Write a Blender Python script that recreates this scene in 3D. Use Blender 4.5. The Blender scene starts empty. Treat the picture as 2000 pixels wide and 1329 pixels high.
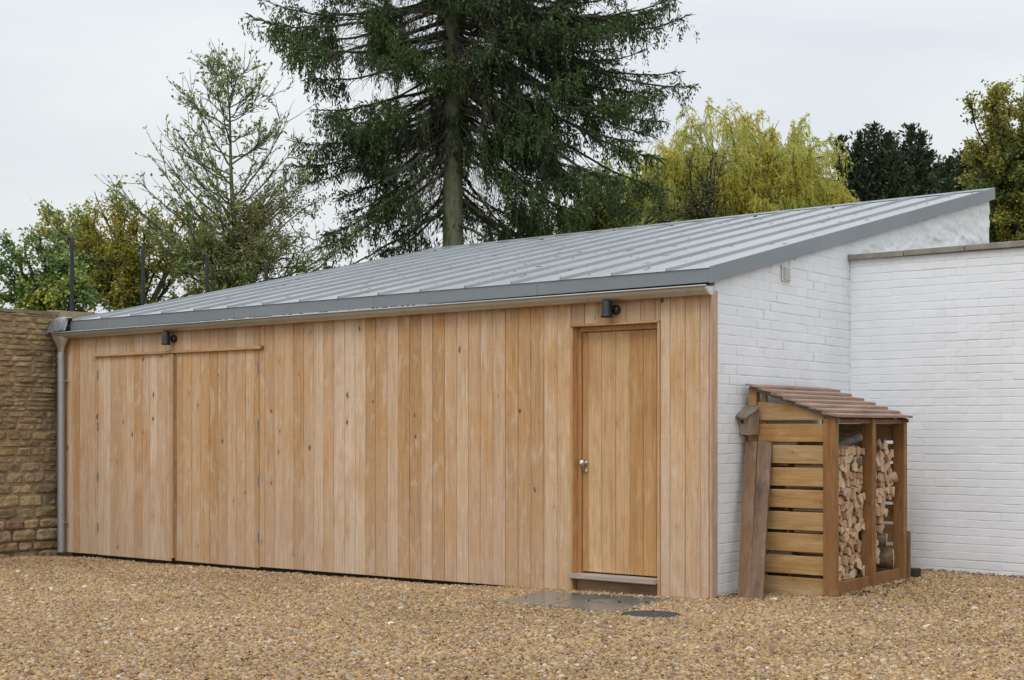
import bpy, bmesh, math, random
import numpy as np
from mathutils import Vector, Matrix, noise as mnoise

random.seed(7)
rng = np.random.default_rng(11)
SC = bpy.context.scene
COL = SC.collection

# ------------------------------------------------------------------ camera, sky, sun
TH = math.radians(37.2746)                  # the shed is turned by this much against the view
CT, ST = math.cos(TH), math.sin(TH)
CX, CY, EYE = 1.584, 11.112, 1.348          # corner of the shed; eye height above it

cam_d = bpy.data.cameras.new('camera')
cam = bpy.data.objects.new('camera', cam_d)
COL.objects.link(cam)
cam.location = (0, 0, EYE)
cam.rotation_euler = (math.radians(90), 0, 0)
cam_d.sensor_width = 36
cam_d.lens = 2778 / 2000 * 36
cam_d.shift_y = (835 - 664.5) / 2000
cam_d.clip_end = 2000
SC.camera = cam

SUN_EL, SUN_AZ = math.radians(52), math.radians(205)   # azimuth from +Y, clockwise
world = bpy.data.worlds.new('World')
SC.world = world
world.use_nodes = True


class NT:
    """small node-tree helper"""
    def __init__(self, tree):
        self.t = tree
        tree.nodes.clear()

    def n(self, kind, **kw):
        nd = self.t.nodes.new(kind)
        for k, v in kw.items():
            if k.startswith('_'):
                nd.inputs[k[1:].replace('_', ' ')].default_value = v
            else:
                setattr(nd, k, v)
        return nd

    def l(self, a, b):
        self.t.links.new(a, b)

    def val(self, sock, v):
        if isinstance(v, bpy.types.NodeSocket):
            self.l(v, sock)
        elif v is not None:
            sock.default_value = v

    def math(self, op, a, b=None, c=None, clamp=False):
        nd = self.n('ShaderNodeMath', operation=op, use_clamp=clamp)
        for i, v in enumerate((a, b, c)):
            if v is not None:
                self.val(nd.inputs[i], v)
        return nd.outputs[0]

    def ramp(self, fac, stops, interp='LINEAR'):
        nd = self.n('ShaderNodeValToRGB')
        cr = nd.color_ramp
        cr.interpolation = interp
        while len(cr.elements) < len(stops):
            cr.elements.new(0.5)
        for e, (p, c) in zip(cr.elements, stops):
            e.position = p
            e.color = (*c, 1) if len(c) == 3 else c
        self.val(nd.inputs[0], fac)
        return nd.outputs[0]

    def mix(self, fac, a, b, mode='MIX'):
        nd = self.n('ShaderNodeMix', data_type='RGBA', blend_type=mode)
        self.val(nd.inputs[0], fac)
        self.val(nd.inputs[6], a if isinstance(a, bpy.types.NodeSocket) else (*a, 1) if len(a) == 3 else a)
        self.val(nd.inputs[7], b if isinstance(b, bpy.types.NodeSocket) else (*b, 1) if len(b) == 3 else b)
        return nd.outputs[2]

    def noise(self, vec, scale, detail=3, rough=.5, dist=0, dim='3D'):
        nd = self.n('ShaderNodeTexNoise', noise_dimensions=dim)
        self.val(nd.inputs['Vector'], vec)
        nd.inputs['Scale'].default_value = scale
        nd.inputs['Detail'].default_value = detail
        nd.inputs['Roughness'].default_value = rough
        nd.inputs['Distortion'].default_value = dist
        return nd.outputs[0]

    def mapv(self, vec, scale=(1, 1, 1), loc=None):
        nd = self.n('ShaderNodeMapping')
        self.val(nd.inputs[0], vec)
        nd.inputs['Scale'].default_value = scale
        if loc is not None:
            self.val(nd.inputs['Location'], loc)
        return nd.outputs[0]

    def bump(self, h, strength=.3, dist=.01):
        nd = self.n('ShaderNodeBump')
        self.val(nd.inputs['Height'], h)
        nd.inputs['Strength'].default_value = strength
        nd.inputs['Distance'].default_value = dist
        return nd.outputs[0]


w = NT(world.node_tree)
sky = w.n('ShaderNodeTexSky', sky_type='NISHITA', sun_disc=False, sun_elevation=SUN_EL, sun_rotation=SUN_AZ)
bg_sky = w.n('ShaderNodeBackground', _Strength=.10)
w.l(sky.outputs[0], bg_sky.inputs[0])
tc = w.n('ShaderNodeTexCoord')
sep = w.n('ShaderNodeSeparateXYZ')
w.l(tc.outputs['Generated'], sep.inputs[0])
up = w.math('MAXIMUM', sep.outputs[2], 0.0)
lum = w.math('MULTIPLY_ADD', w.math('POWER', up, 1.4), .95, .76)          # overcast sky: brighter overhead
cl = w.noise(w.mapv(tc.outputs['Generated'], (1.1, 1.1, 4.0)), 1.5, 5, .5, .4)
lum2 = w.math('MULTIPLY', lum, w.math('MULTIPLY_ADD', cl, .50, .75))
cloudcol = w.ramp(cl, [(.3, (.90, .955, 1.04)), (.62, (.97, 1.0, 1.01))])
cc = w.n('ShaderNodeVectorMath', operation='SCALE')
w.l(cloudcol, cc.inputs[0])
w.l(lum2, cc.inputs['Scale'])
bg_cloud = w.n('ShaderNodeBackground', _Strength=1.0)
w.l(cc.outputs[0], bg_cloud.inputs[0])
mx = w.n('ShaderNodeMixShader')
mx.inputs[0].default_value = .90
w.l(bg_sky.outputs[0], mx.inputs[1])
w.l(bg_cloud.outputs[0], mx.inputs[2])
wo = w.n('ShaderNodeOutputWorld')
w.l(mx.outputs[0], wo.inputs[0])

sun_d = bpy.data.lights.new('sun', 'SUN')
sun_d.energy = .85
sun_d.angle = math.radians(25)
sun_d.color = (1, .96, .90)
sun = bpy.data.objects.new('sun', sun_d)
COL.objects.link(sun)
sd = Vector((math.sin(SUN_AZ) * math.cos(SUN_EL), math.cos(SUN_AZ) * math.cos(SUN_EL), math.sin(SUN_EL)))
sun.rotation_euler = sd.to_track_quat('Z', 'Y').to_euler()

vs = SC.view_settings
vs.view_transform = 'Standard'
vs.look = 'None'
vs.gamma = 1
vs.exposure = 0
vs.use_curve_mapping = False


# ------------------------------------------------------------------ object helpers
def W(u, v, z=0.0):
    """shed frame (u along the front to the right, v back into the shed) -> world"""
    return Vector((CX + u * CT + v * ST, CY - u * ST + v * CT, z))


def mesh_py(name, verts, faces, mats=(), smooth=False, midx=None):
    me = bpy.data.meshes.new(name)
    me.from_pydata(verts, [], faces)
    for m in mats:
        me.materials.append(m)
    if smooth:
        me.polygons.foreach_set('use_smooth', [True] * len(me.polygons))
    if midx is not None:
        me.polygons.foreach_set('material_index', midx)
    me.update()
    return me


def mesh_np(name, V, F, mat, smooth=False):
    """V (n,3) array, F (m,k) array of k-gons"""
    me = bpy.data.meshes.new(name)
    V = np.ascontiguousarray(V, dtype=np.float32)
    F = np.ascontiguousarray(F, dtype=np.int32)
    me.vertices.add(len(V))
    me.vertices.foreach_set('co', V.ravel())
    k = F.shape[1]
    me.loops.add(F.size)
    me.loops.foreach_set('vertex_index', F.ravel())
    me.polygons.add(len(F))
    me.polygons.foreach_set('loop_start', np.arange(0, F.size, k, dtype=np.int32))
    me.polygons.foreach_set('loop_total', np.full(len(F), k, dtype=np.int32))
    if smooth:
        me.polygons.foreach_set('use_smooth', np.ones(len(F), dtype=bool))
    me.materials.append(mat)
    me.update(calc_edges=True)
    return me


def put(name, me, parent=None, loc=(0, 0, 0), rot=(0, 0, 0), scale=None, kind=None, label=None):
    o = bpy.data.objects.new(name, me)
    COL.objects.link(o)
    o.location = loc
    o.rotation_euler = rot
    if scale is not None:
        o.scale = scale
    if parent is not None:
        o.parent = parent
    if kind:
        o['kind'] = kind
    if label:
        o['label'] = label
    return o


def thing(name, label, cat, uvz=(0, 0, 0), rz=0.0, group=None, me=None, world=None, rot=None):
    o = bpy.data.objects.new(name, me)
    COL.objects.link(o)
    o.location = W(*uvz) if world is None else world
    o.rotation_euler = rot if rot is not None else (0, 0, -TH + rz)
    o['label'] = label
    o['category'] = cat
    if group:
        o['group'] = group
    return o


def cbox(w_, d, h, b=.004, j=0.0, mat=None, name='piece', cap=True, centre=True):
    """box width w (x), depth d (y), height h (z); front face at y=0, back at y=d; bevelled round the front. origin bottom centre"""
    x0, x1 = (-w_ / 2, w_ / 2) if centre else (0, w_)
    J = lambda: random.uniform(-j, j) if j else 0
    V = [(x0 + b + J(), J() * .4, b + J()), (x1 - b + J(), J() * .4, b + J()), (x1 - b + J(), J() * .4, h - b + J()), (x0 + b + J(), J() * .4, h - b + J()),
         (x0, b, 0), (x1, b, 0), (x1, b, h), (x0, b, h),
         (x0, d, 0), (x1, d, 0), (x1, d, h), (x0, d, h)]
    F = [(0, 1, 2, 3), (4, 5, 1, 0), (5, 6, 2, 1), (6, 7, 3, 2), (7, 4, 0, 3), (8, 9, 5, 4), (9, 10, 6, 5), (10, 11, 7, 6), (11, 8, 4, 7)]
    if cap:
        F.append((11, 10, 9, 8))
    return mesh_py(name, V, F, [mat] if mat else [])


def bbox(w_, d, h, b=.004, mat=None, name='piece', seg=1):
    """fully bevelled box, origin bottom centre of its front (y=0..d)"""
    bm = bmesh.new()
    bmesh.ops.create_cube(bm, size=1)
    for v in bm.verts:
        v.co = Vector((v.co.x * w_, (v.co.y + .5) * d, (v.co.z + .5) * h))
    if b:
        bmesh.ops.bevel(bm, geom=bm.edges[:], offset=b, segments=seg, affect='EDGES')
    me = bpy.data.meshes.new(name)
    bm.to_mesh(me)
    bm.free()
    if mat:
        me.materials.append(mat)
    return me


def lathe(profile, n=20, mat=None, name='lathe', axis='Z', smooth=True, close=True):
    V, F = [], []
    for r, z in profile:
        for k in range(n):
            a = 2 * math.pi * k / n
            V.append((r * math.cos(a), r * math.sin(a), z))
    for i in range(len(profile) - 1):
        for k in range(n):
            k2 = (k + 1) % n
            F.append((i * n + k, i * n + k2, (i + 1) * n + k2, (i + 1) * n + k))
    if close:
        F.append(tuple(range(n))[::-1])
        F.append(tuple((len(profile) - 1) * n + k for k in range(n)))
    if axis == 'Y':
        V = [(x, -z, y) for x, y, z in V]
    me = mesh_py(name, V, F, [mat] if mat else [])
    if smooth:
        for p in me.polygons:
            p.use_smooth = len(p.vertices) == 4
    return me


def tubes(P, R, sides=5):
    """P (M,N,3) centre lines, R (M,N) radii -> V, F"""
    M, N, _ = P.shape
    T = np.gradient(P, axis=1)
    T /= np.linalg.norm(T, axis=2, keepdims=True) + 1e-9
    ref = np.where(np.abs(T[..., 2:3]) > .9, np.array([1., 0, 0]), np.array([0, 0, 1.]))
    A = np.cross(T, ref)
    A /= np.linalg.norm(A, axis=2, keepdims=True) + 1e-9
    B = np.cross(T, A)
    an = np.arange(sides) * 2 * np.pi / sides
    V = P[:, :, None, :] + R[:, :, None, None] * (A[:, :, None, :] * np.cos(an)[None, None, :, None] + B[:, :, None, :] * np.sin(an)[None, None, :, None])
    idx = np.arange(M * N * sides).reshape(M, N, sides)
    a = idx[:, :-1, :]
    b = np.roll(a, -1, axis=2)
    d = idx[:, 1:, :]
    c = np.roll(d, -1, axis=2)
    F = np.stack([a, b, c, d], -1).reshape(-1, 4)
    return V.reshape(-1, 3), F


def join_vf(parts):
    Vs, Fs, off = [], [], 0
    for V, F in parts:
        Vs.append(V)
        Fs.append(F + off)
        off += len(V)
    return np.concatenate(Vs), np.concatenate(Fs)


def unit(a):
    return a / (np.linalg.norm(a, axis=-1, keepdims=True) + 1e-9)


def leafmesh(name, P, D, L, Wd, mat, fold=.25):
    """P base points, D directions, L lengths, Wd half widths: each leaf is two triangles folded along its midrib"""
    n = len(P)
    D = unit(D)
    S = unit(np.cross(D, rng.normal(size=(n, 3))))
    N = np.cross(D, S)
    L = np.broadcast_to(L, (n,))[:, None]
    Wd = np.broadcast_to(Wd, (n,))[:, None]
    mid = P + D * L * .48
    V = np.stack([P, mid + S * Wd + N * Wd * fold, P + D * L, mid - S * Wd + N * Wd * fold], 1).reshape(-1, 3)
    i = np.arange(n)[:, None] * 4
    F = np.concatenate([i + np.array([[0, 1, 2]]), i + np.array([[0, 2, 3]])], 0)
    return mesh_np(name, V, F, mat)


# ------------------------------------------------------------------ materials
def new_mat(name):
    m = bpy.data.materials.new(name)
    m.use_nodes = True
    t = NT(m.node_tree)
    out = t.n('ShaderNodeOutputMaterial')
    p = t.n('ShaderNodeBsdfPrincipled')
    t.l(p.outputs[0], out.inputs[0])
    return m, t, p


def wood(name, ramp, along='Z', rough=.7, blotch=.5, knots=.85, grain=1.0, streak=(.60, .33, .13), pale=(.66, .53, .40), width=.137, weather=0.0, objspace=True, spec=.3):
    m, t, p = new_mat(name)
    tc = t.n('ShaderNodeTexCoord')
    oi = t.n('ShaderNodeObjectInfo')
    rnd = oi.outputs['Random']
    comb = t.n('ShaderNodeCombineXYZ')
    t.l(t.math('MULTIPLY', rnd, 37.3), comb.inputs[0])
    t.l(t.math('MULTIPLY', rnd, 11.7), comb.inputs[1])
    t.l(t.math('MULTIPLY', rnd, 91.1), comb.inputs[2])
    add = t.n('ShaderNodeVectorMath', operation='ADD')
    t.l(tc.outputs['Object'], add.inputs[0])
    t.l(comb.outputs[0], add.inputs[1])
    P = add.outputs[0]
    if along == 'X':                                     # turn so that the grain runs along local x
        s = t.n('ShaderNodeSeparateXYZ')
        t.l(P, s.inputs[0])
        c2 = t.n('ShaderNodeCombineXYZ')
        t.l(s.outputs[2], c2.inputs[0])
        t.l(s.outputs[1], c2.inputs[1])
        t.l(s.outputs[0], c2.inputs[2])
        P = c2.outputs[0]
    elif along == 'Y':
        s = t.n('ShaderNodeSeparateXYZ')
        t.l(P, s.inputs[0])
        c2 = t.n('ShaderNodeCombineXYZ')
        t.l(s.outputs[0], c2.inputs[0])
        t.l(s.outputs[2], c2.inputs[1])
        t.l(s.outputs[1], c2.inputs[2])
        P = c2.outputs[0]
    base = t.ramp(rnd, ramp, 'LINEAR')
    # knots: sparse cells
    sx = t.n('ShaderNodeSeparateXYZ')
    t.l(P, sx.inputs[0])
    kc = t.n('ShaderNodeCombineXYZ')
    t.l(t.math('MULTIPLY', sx.outputs[0], 1 / width), kc.inputs[0])
    t.l(t.math('MULTIPLY', sx.outputs[2], 4.2), kc.inputs[1])
    vor = t.n('ShaderNodeTexVoronoi', voronoi_dimensions='2D', feature='F1')
    kn = t.n('ShaderNodeTexNoise')
    t.l(P, kn.inputs['Vector'])
    kn.inputs['Scale'].default_value = 30
    kn.inputs['Detail'].default_value = 2
    ks_ = t.n('ShaderNodeVectorMath', operation='MULTIPLY_ADD')
    t.l(kn.outputs['Color'], ks_.inputs[0])
    ks_.inputs[1].default_value = (.22, .22, 0)
    t.l(kc.outputs[0], ks_.inputs[2])
    t.l(ks_.outputs[0], vor.inputs['Vector'])
    vor.inputs['Scale'].default_value = 1
    sc = t.n('ShaderNodeSeparateColor')
    t.l(vor.outputs['Color'], sc.inputs[0])
    on = t.math('GREATER_THAN', sc.outputs[0], knots)
    dist = vor.outputs['Distance']
    size = t.math('MULTIPLY_ADD', t.math('POWER', sc.outputs[1], 2.2), .115, .025)
    core = t.math('MULTIPLY', on, t.math('SMOOTH_MIN', 1.0, t.math('MAXIMUM', t.math('MULTIPLY', t.math('SUBTRACT', size, dist), 22.0), 0.0), .1), clamp=True)
    halo = t.math('MULTIPLY', on, t.math('MAXIMUM', t.math('MULTIPLY', t.math('SUBTRACT', .42, dist), 2.2), 0.0), clamp=True)
    # grain bends round the knots
    wv = t.n('ShaderNodeCombineXYZ')
    t.l(t.math('ADD', sx.outputs[0], t.math('MULTIPLY', halo, .02)), wv.inputs[0])
    t.l(sx.outputs[1], wv.inputs[1])
    t.l(sx.outputs[2], wv.inputs[2])
    g1 = t.noise(t.mapv(wv.outputs[0], (42, 20, 1.3)), 1, 4, .6, .6)
    g2 = t.noise(t.mapv(wv.outputs[0], (210, 60, 5)), 1, 2, .5)
    big = t.noise(t.mapv(P, (8, 3, 2.6)), 1, 3, .55, 1.2)
    big2 = t.noise(t.mapv(P, (3.5, 3, 1.5), (7, 3, 19)), 1, 2, .5, .6)
    fine = t.noise(t.mapv(P, (30, 30, 9)), 1, 3, .6)
    colr = t.mix(t.math('MULTIPLY', t.ramp(big, [(.52, (0, 0, 0)), (.68, (1, 1, 1))]), blotch), base, pale)
    colr = t.mix(t.math('MULTIPLY', t.ramp(big2, [(.50, (0, 0, 0)), (.70, (1, 1, 1))]), blotch * 1.1), colr, streak)
    gr = t.ramp(g1, [(.28, (.82, .77, .72)), (.50, (1, 1, 1)), (.72, (1.08, 1.08, 1.08))])
    colr = t.mix(grain, colr, gr, 'MULTIPLY')
    gr2 = t.ramp(g2, [(.3, (.82, .80, .78)), (.6, (1.05, 1.05, 1.05))])
    colr = t.mix(grain, colr, gr2, 'MULTIPLY')
    colr = t.mix(.5, colr, t.ramp(fine, [(.3, (.86, .86, .86)), (.7, (1.1, 1.1, 1.1))]), 'MULTIPLY')
    ringn = t.math('SINE', t.math('MULTIPLY', dist, 70.0))
    colr = t.mix(t.math('MULTIPLY', halo, t.math('MULTIPLY_ADD', ringn, .22, .38)), colr, tuple(c * .8 for c in streak))
    colr = t.mix(t.math('MULTIPLY', core, .82), colr, (.075, .042, .025))
    if weather:
        gz = t.n('ShaderNodeTexCoord')
        s3 = t.n('ShaderNodeSeparateXYZ')
        t.l(gz.outputs['Object'], s3.inputs[0])
        lo = t.math('MULTIPLY', t.math('SUBTRACT', 1.25, t.math('MULTIPLY', s3.outputs[2], 1.0), clamp=True), t.ramp(g1, [(.3, (1, 1, 1)), (.6, (.45, .45, .45))]))
        colr = t.mix(t.math('MULTIPLY', lo, weather), colr, (.49, .41, .335))
    t.l(colr, p.inputs['Base Color'])
    p.inputs['Roughness'].default_value = rough
    p.inputs['Specular IOR Level'].default_value = spec
    t.l(t.bump(t.math('ADD', t.math('MULTIPLY', g1, .6), t.math('MULTIPLY', g2, .4)), .35, .003), p.inputs['Normal'])
    return m


CLAD = [(0, (.50, .285, .13)), (.13, (.63, .42, .25)), (.24, (.55, .345, .185)), (.36, (.47, .27, .125)), (.47, (.70, .51, .345)), (.58, (.59, .36, .175)), (.68, (.64, .455, .31)), (.78, (.52, .30, .135)), (.88, (.60, .40, .25)), (1, (.72, .55, .39))]
M_clad = wood('oak cladding', CLAD, weather=.36, knots=.79, blotch=.50, pale=(.72, .58, .45), streak=(.58, .31, .115))
M_door = wood('oak door boards', [(0, (.58, .34, .15)), (.3, (.47, .25, .10)), (.5, (.68, .46, .26)), (.7, (.50, .27, .11)), (.85, (.64, .40, .19)), (1, (.54, .30, .13))], knots=.95, blotch=.5, pale=(.64, .44, .25), streak=(.47, .24, .09))
M_trim = wood('oak trim', [(0, (.50, .29, .13)), (1, (.56, .35, .18))], along='X', knots=.97, blotch=.3, streak=(.42, .2, .07))
M_trimv = wood('oak upright trim', [(0, (.50, .30, .14)), (1, (.58, .38, .21))], knots=.95, blotch=.35)
M_post = wood('log store posts', [(0, (.25, .125, .045)), (1, (.30, .155, .06))], knots=.88, blotch=.45, pale=(.45, .25, .10), streak=(.20, .08, .025), width=.09)
M_slat = wood('log store slats', [(0, (.43, .255, .095)), (.5, (.49, .30, .125)), (1, (.45, .30, .15))], along='X', knots=.72, blotch=.6, pale=(.58, .41, .21), streak=(.38, .19, .06), width=.11)
M_rboard = wood('weathered roof boards', [(0, (.32, .22, .165)), (1, (.39, .275, .215))], along='Y', knots=.93, blotch=.5, pale=(.46, .345, .28), streak=(.22, .13, .09), width=.12)
M_lean = wood('old leaning board', [(0, (.225, .13, .075)), (1, (.255, .155, .09))], knots=.84, blotch=.7, pale=(.34, .245, .165), streak=(.15, .085, .05), width=.12)
M_leand = wood('old leaning board damp', [(0, (.20, .125, .08)), (1, (.22, .14, .09))], knots=.86, blotch=.9, pale=(.27, .21, .17), streak=(.055, .045, .04), width=.12)
M_bird = wood('grey weathered box wood', [(0, (.33, .25, .17)), (1, (.38, .28, .19))], knots=.9, blotch=.8, pale=(.36, .31, .26), streak=(.12, .09, .07), width=.1)
M_birdroof = wood('dark weathered lid', [(0, (.16, .13, .105)), (1, (.2, .16, .13))], knots=.95, blotch=.6, pale=(.27, .24, .2), streak=(.07, .06, .05))
M_sill = wood('silver weathered sill', [(0, (.42, .36, .32)), (1, (.44, .38, .34))], along='X', knots=.98, blotch=.6, pale=(.55, .51, .49), streak=(.30, .25, .22))
M_riser = wood('damp riser board', [(0, (.30, .19, .115)), (1, (.33, .21, .13))], along='X', knots=.97, blotch=.6, pale=(.40, .29, .2), streak=(.18, .11, .07))


def plain(name, col, rough=.6, metal=0.0, var=.12, nscale=6.0, bump=.0, bscale=40, spec=.5, rnd=0.0, vecspace='Object'):
    m, t, p = new_mat(name)
    tc = t.n('ShaderNodeTexCoord')
    n = t.noise(tc.outputs[vecspace], nscale, 4, .6)
    c = t.mix(1.0, col, t.ramp(n, [(.25, (1 - var,) * 3), (.75, (1 + var,) * 3)]), 'MULTIPLY')
    if rnd:
        oi = t.n('ShaderNodeObjectInfo')
        c = t.mix(1.0, c, t.ramp(oi.outputs['Random'], [(0, (1 - rnd,) * 3), (1, (1 + rnd,) * 3)]), 'MULTIPLY')
    t.l(c, p.inputs['Base Color'])
    p.inputs['Roughness'].default_value = rough
    p.inputs['Metallic'].default_value = metal
    p.inputs['Specular IOR Level'].default_value = spec
    if bump:
        b = t.noise(tc.outputs[vecspace], bscale, 4, .6)
        t.l(t.bump(b, bump, .006), p.inputs['Normal'])
    return m


M_zinc = plain('grey zinc sheet', (.385, .41, .425), .45, .15, .07, 1.3, .04, 3, rnd=.05)
def zinc_roof():
    m, t, p = new_mat('grey zinc roof sheet')
    tc = t.n('ShaderNodeTexCoord')
    oi = t.n('ShaderNodeObjectInfo')
    n = t.noise(t.mapv(tc.outputs['Object'], (9, .9, .9)), 1, 4, .6)
    n2 = t.noise(tc.outputs['Object'], 1.1, 4, .6)
    n3 = t.noise(tc.outputs['Object'], 26, 3, .6)
    c = t.mix(1.0, (.385, .408, .422), t.ramp(n, [(.3, (.93, .93, .93)), (.7, (1.05, 1.05, 1.05))]), 'MULTIPLY')
    c = t.mix(1.0, c, t.ramp(n2, [(.3, (.93, .93, .92)), (.7, (1.05, 1.05, 1.05))]), 'MULTIPLY')
    c = t.mix(1.0, c, t.ramp(n3, [(.22, (.82, .81, .78)), (.34, (1, 1, 1))]), 'MULTIPLY')
    c = t.mix(1.0, c, t.ramp(oi.outputs['Random'], [(0, (.965,) * 3), (1, (1.03,) * 3)]), 'MULTIPLY')
    t.l(c, p.inputs['Base Color'])
    p.inputs['Metallic'].default_value = .15
    t.l(t.ramp(n, [(.3, (.38,) * 3), (.7, (.52,) * 3)]), p.inputs['Roughness'])
    t.l(t.bump(n2, .12, .02), p.inputs['Normal'])
    return m


M_zinc = zinc_roof()
M_fascia = plain('grey zinc fascia', (.245, .27, .285), .45, .3, .06, 1.5, .03, 4, rnd=.05)
M_gutter = plain('bare zinc gutter', (.52, .52, .50), .32, .75, .10, 3)
M_pipe = plain('zinc downpipe', (.42, .44, .46), .38, .6, .08, 3)
M_lead = plain('crumpled lead', (.30, .32, .35), .4, .5, .3, 18, .7, 25)
M_steel = plain('brushed steel', (.55, .54, .52), .3, .95, .05)
M_hinge = plain('steel hinge', (.34, .33, .31), .55, .4, .2, 30)
M_black = plain('black powder coat', (.018, .019, .021), .5, 0, .2, 20)
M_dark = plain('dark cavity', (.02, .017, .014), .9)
M_nail = plain('rusty nail heads', (.10, .055, .035), .7, .3)
M_coping = plain('grey concrete coping', (.27, .255, .225), .85, 0, .28, 9, .5, 60, rnd=.08)
M_vent = plain('cream plastic vent', (.74, .73, .69), .5, 0, .05)
M_mortar_w = plain('painted mortar', (.73, .745, .77), .55, 0, .05, 8, .35, 55)
M_cover = plain('black manhole cover', (.045, .048, .052), .75, 0, .3, 90, .6, 160)
M_leafred = plain('fallen russet leaf', (.24, .07, .035), .7, 0, .35, 60, rnd=.4)


def paint_mat():
    m, t, p = new_mat('white masonry paint')
    geo = t.n('ShaderNodeNewGeometry')
    tc = t.n('ShaderNodeTexCoord')
    oi = t.n('ShaderNodeObjectInfo')
    n = t.noise(geo.outputs['Position'], 2.2, 5, .6)
    c = t.mix(1.0, (.845, .87, .915), t.ramp(n, [(.3, (.95, .95, .94)), (.7, (1.03, 1.03, 1.03))]), 'MULTIPLY')
    c = t.mix(1.0, c, t.ramp(oi.outputs['Random'], [(0, (.975,) * 3), (1, (1.01,) * 3)]), 'MULTIPLY')
    sp = t.n('ShaderNodeSeparateXYZ')
    t.l(geo.outputs['Position'], sp.inputs[0])
    # rain-splash dirt low on the wall
    dirt = t.math('MULTIPLY', t.math('SUBTRACT', .42, sp.outputs[2], clamp=True), t.noise(geo.outputs['Position'], 7, 4, .65), clamp=True)
    c = t.mix(t.math('MULTIPLY', dirt, .8, clamp=True), c, (.45, .42, .37))
    t.l(c, p.inputs['Base Color'])
    p.inputs['Roughness'].default_value = .5
    p.inputs['Specular IOR Level'].default_value = .4
    b1 = t.noise(geo.outputs['Position'], 28, 5, .65)
    b2 = t.noise(geo.outputs['Position'], 140, 2, .5)
    t.l(t.bump(t.math('ADD', b1, t.math('MULTIPLY', b2, .25)), .22, .008), p.inputs['Normal'])
    return m


M_paint = paint_mat()


def stone_mat():
    m, t, p = new_mat('yellow limestone')
    geo = t.n('ShaderNodeNewGeometry')
    oi = t.n('ShaderNodeObjectInfo')
    base = t.ramp(oi.outputs['Random'], [(0, (.36, .265, .15)), (.2, (.27, .20, .115)), (.38, (.45, .345, .20)), (.55, (.33, .235, .125)), (.7, (.42, .32, .21)), (.82, (.30, .25, .175)), (.93, (.39, .28, .15)), (1, (.28, .15, .10))])
    n = t.noise(geo.outputs['Position'], 9, 6, .68)
    c = t.mix(1.0, base, t.ramp(n, [(.28, (.55, .53, .50)), (.5, (1, 1, 1)), (.75, (1.3, 1.28, 1.2))]), 'MULTIPLY')
    n2 = t.noise(geo.outputs['Position'], 55, 4, .6)
    c = t.mix(.8, c, t.ramp(n2, [(.3, (.75, .75, .75)), (.7, (1.2, 1.2, 1.2))]), 'MULTIPLY')
    t.l(c, p.inputs['Base Color'])
    p.inputs['Roughness'].default_value = .92
    p.inputs['Specular IOR Level'].default_value = .2
    t.l(t.bump(t.math('ADD', n, t.math('MULTIPLY', n2, .5)), .8, .02), p.inputs['Normal'])
    return m


M_stone = stone_mat()
M_mortar = plain('sandy lime mortar', (.34, .245, .15), .95, 0, .3, 14, .8, 50)
M_mosscope = plain('lichened stone capping', (.20, .19, .12), .95, 0, .45, 16, .8, 40)


def slab_mat():
    m, t, p = new_mat('wet grey-green slate slab')
    geo = t.n('ShaderNodeNewGeometry')
    oi = t.n('ShaderNodeObjectInfo')
    n = t.noise(geo.outputs['Position'], 3.5, 5, .6, .5)
    c = t.ramp(n, [(.3, (.10, .115, .10)), (.55, (.15, .168, .15)), (.75, (.205, .22, .20))])
    c = t.mix(1.0, c, t.ramp(oi.outputs['Random'], [(0, (.9,) * 3), (1, (1.1,) * 3)]), 'MULTIPLY')
    t.l(c, p.inputs['Base Color'])
    t.l(t.ramp(n, [(.35, (.07, .07, .07)), (.65, (.26, .26, .26))]), p.inputs['Roughness'])
    t.l(t.bump(t.noise(geo.outputs['Position'], 14, 4, .5), .15, .01), p.inputs['Normal'])
    return m


M_slab = slab_mat()

GRAVEL = [(0, (.33, .20, .085)), (.14, (.45, .30, .145)), (.28, (.53, .38, .21)), (.42, (.38, .24, .105)), (.54, (.24, .15, .08)), (.66, (.50, .335, .15)), (.77, (.57, .44, .29)), (.85, (.21, .17, .135)), (.91, (.40, .32, .25)), (.955, (.29, .14, .09)), (.985, (.66, .57, .46)), (1, (.80, .74, .64))]


def gravel_mat(name, inst=True):
    m, t, p = new_mat(name)
    geo = t.n('ShaderNodeNewGeometry')
    if inst:
        oi = t.n('ShaderNodeObjectInfo')
        r = oi.outputs['Random']
    else:
        v = t.n('ShaderNodeTexVoronoi')
        t.l(geo.outputs['Position'], v.inputs['Vector'])
        v.inputs['Scale'].default_value = 55
        s = t.n('ShaderNodeSeparateColor')
        t.l(v.outputs['Color'], s.inputs[0])
        r = s.outputs[0]
    c = t.ramp(r, GRAVEL)
    n = t.noise(geo.outputs['Position'], 70, 3, .6)
    c = t.mix(.9, c, t.ramp(n, [(.3, (.72, .70, .68)), (.7, (1.15, 1.15, 1.15))]), 'MULTIPLY')
    big = t.noise(geo.outputs['Position'], .55, 5, .62)
    c = t.mix(.8, c, t.ramp(big, [(.32, (.76, .735, .69)), (.66, (1.10, 1.09, 1.07))]), 'MULTIPLY')
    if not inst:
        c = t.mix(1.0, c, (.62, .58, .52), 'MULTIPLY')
    t.l(c, p.inputs['Base Color'])
    p.inputs['Roughness'].default_value = .62
    p.inputs['Specular IOR Level'].default_value = .35
    return m


M_gravel = gravel_mat('pea gravel stones')
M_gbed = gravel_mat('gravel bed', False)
M_grass = plain('rough grass', (.07, .10, .03), .9, 0, .4, 3, .5, 30)


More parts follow.
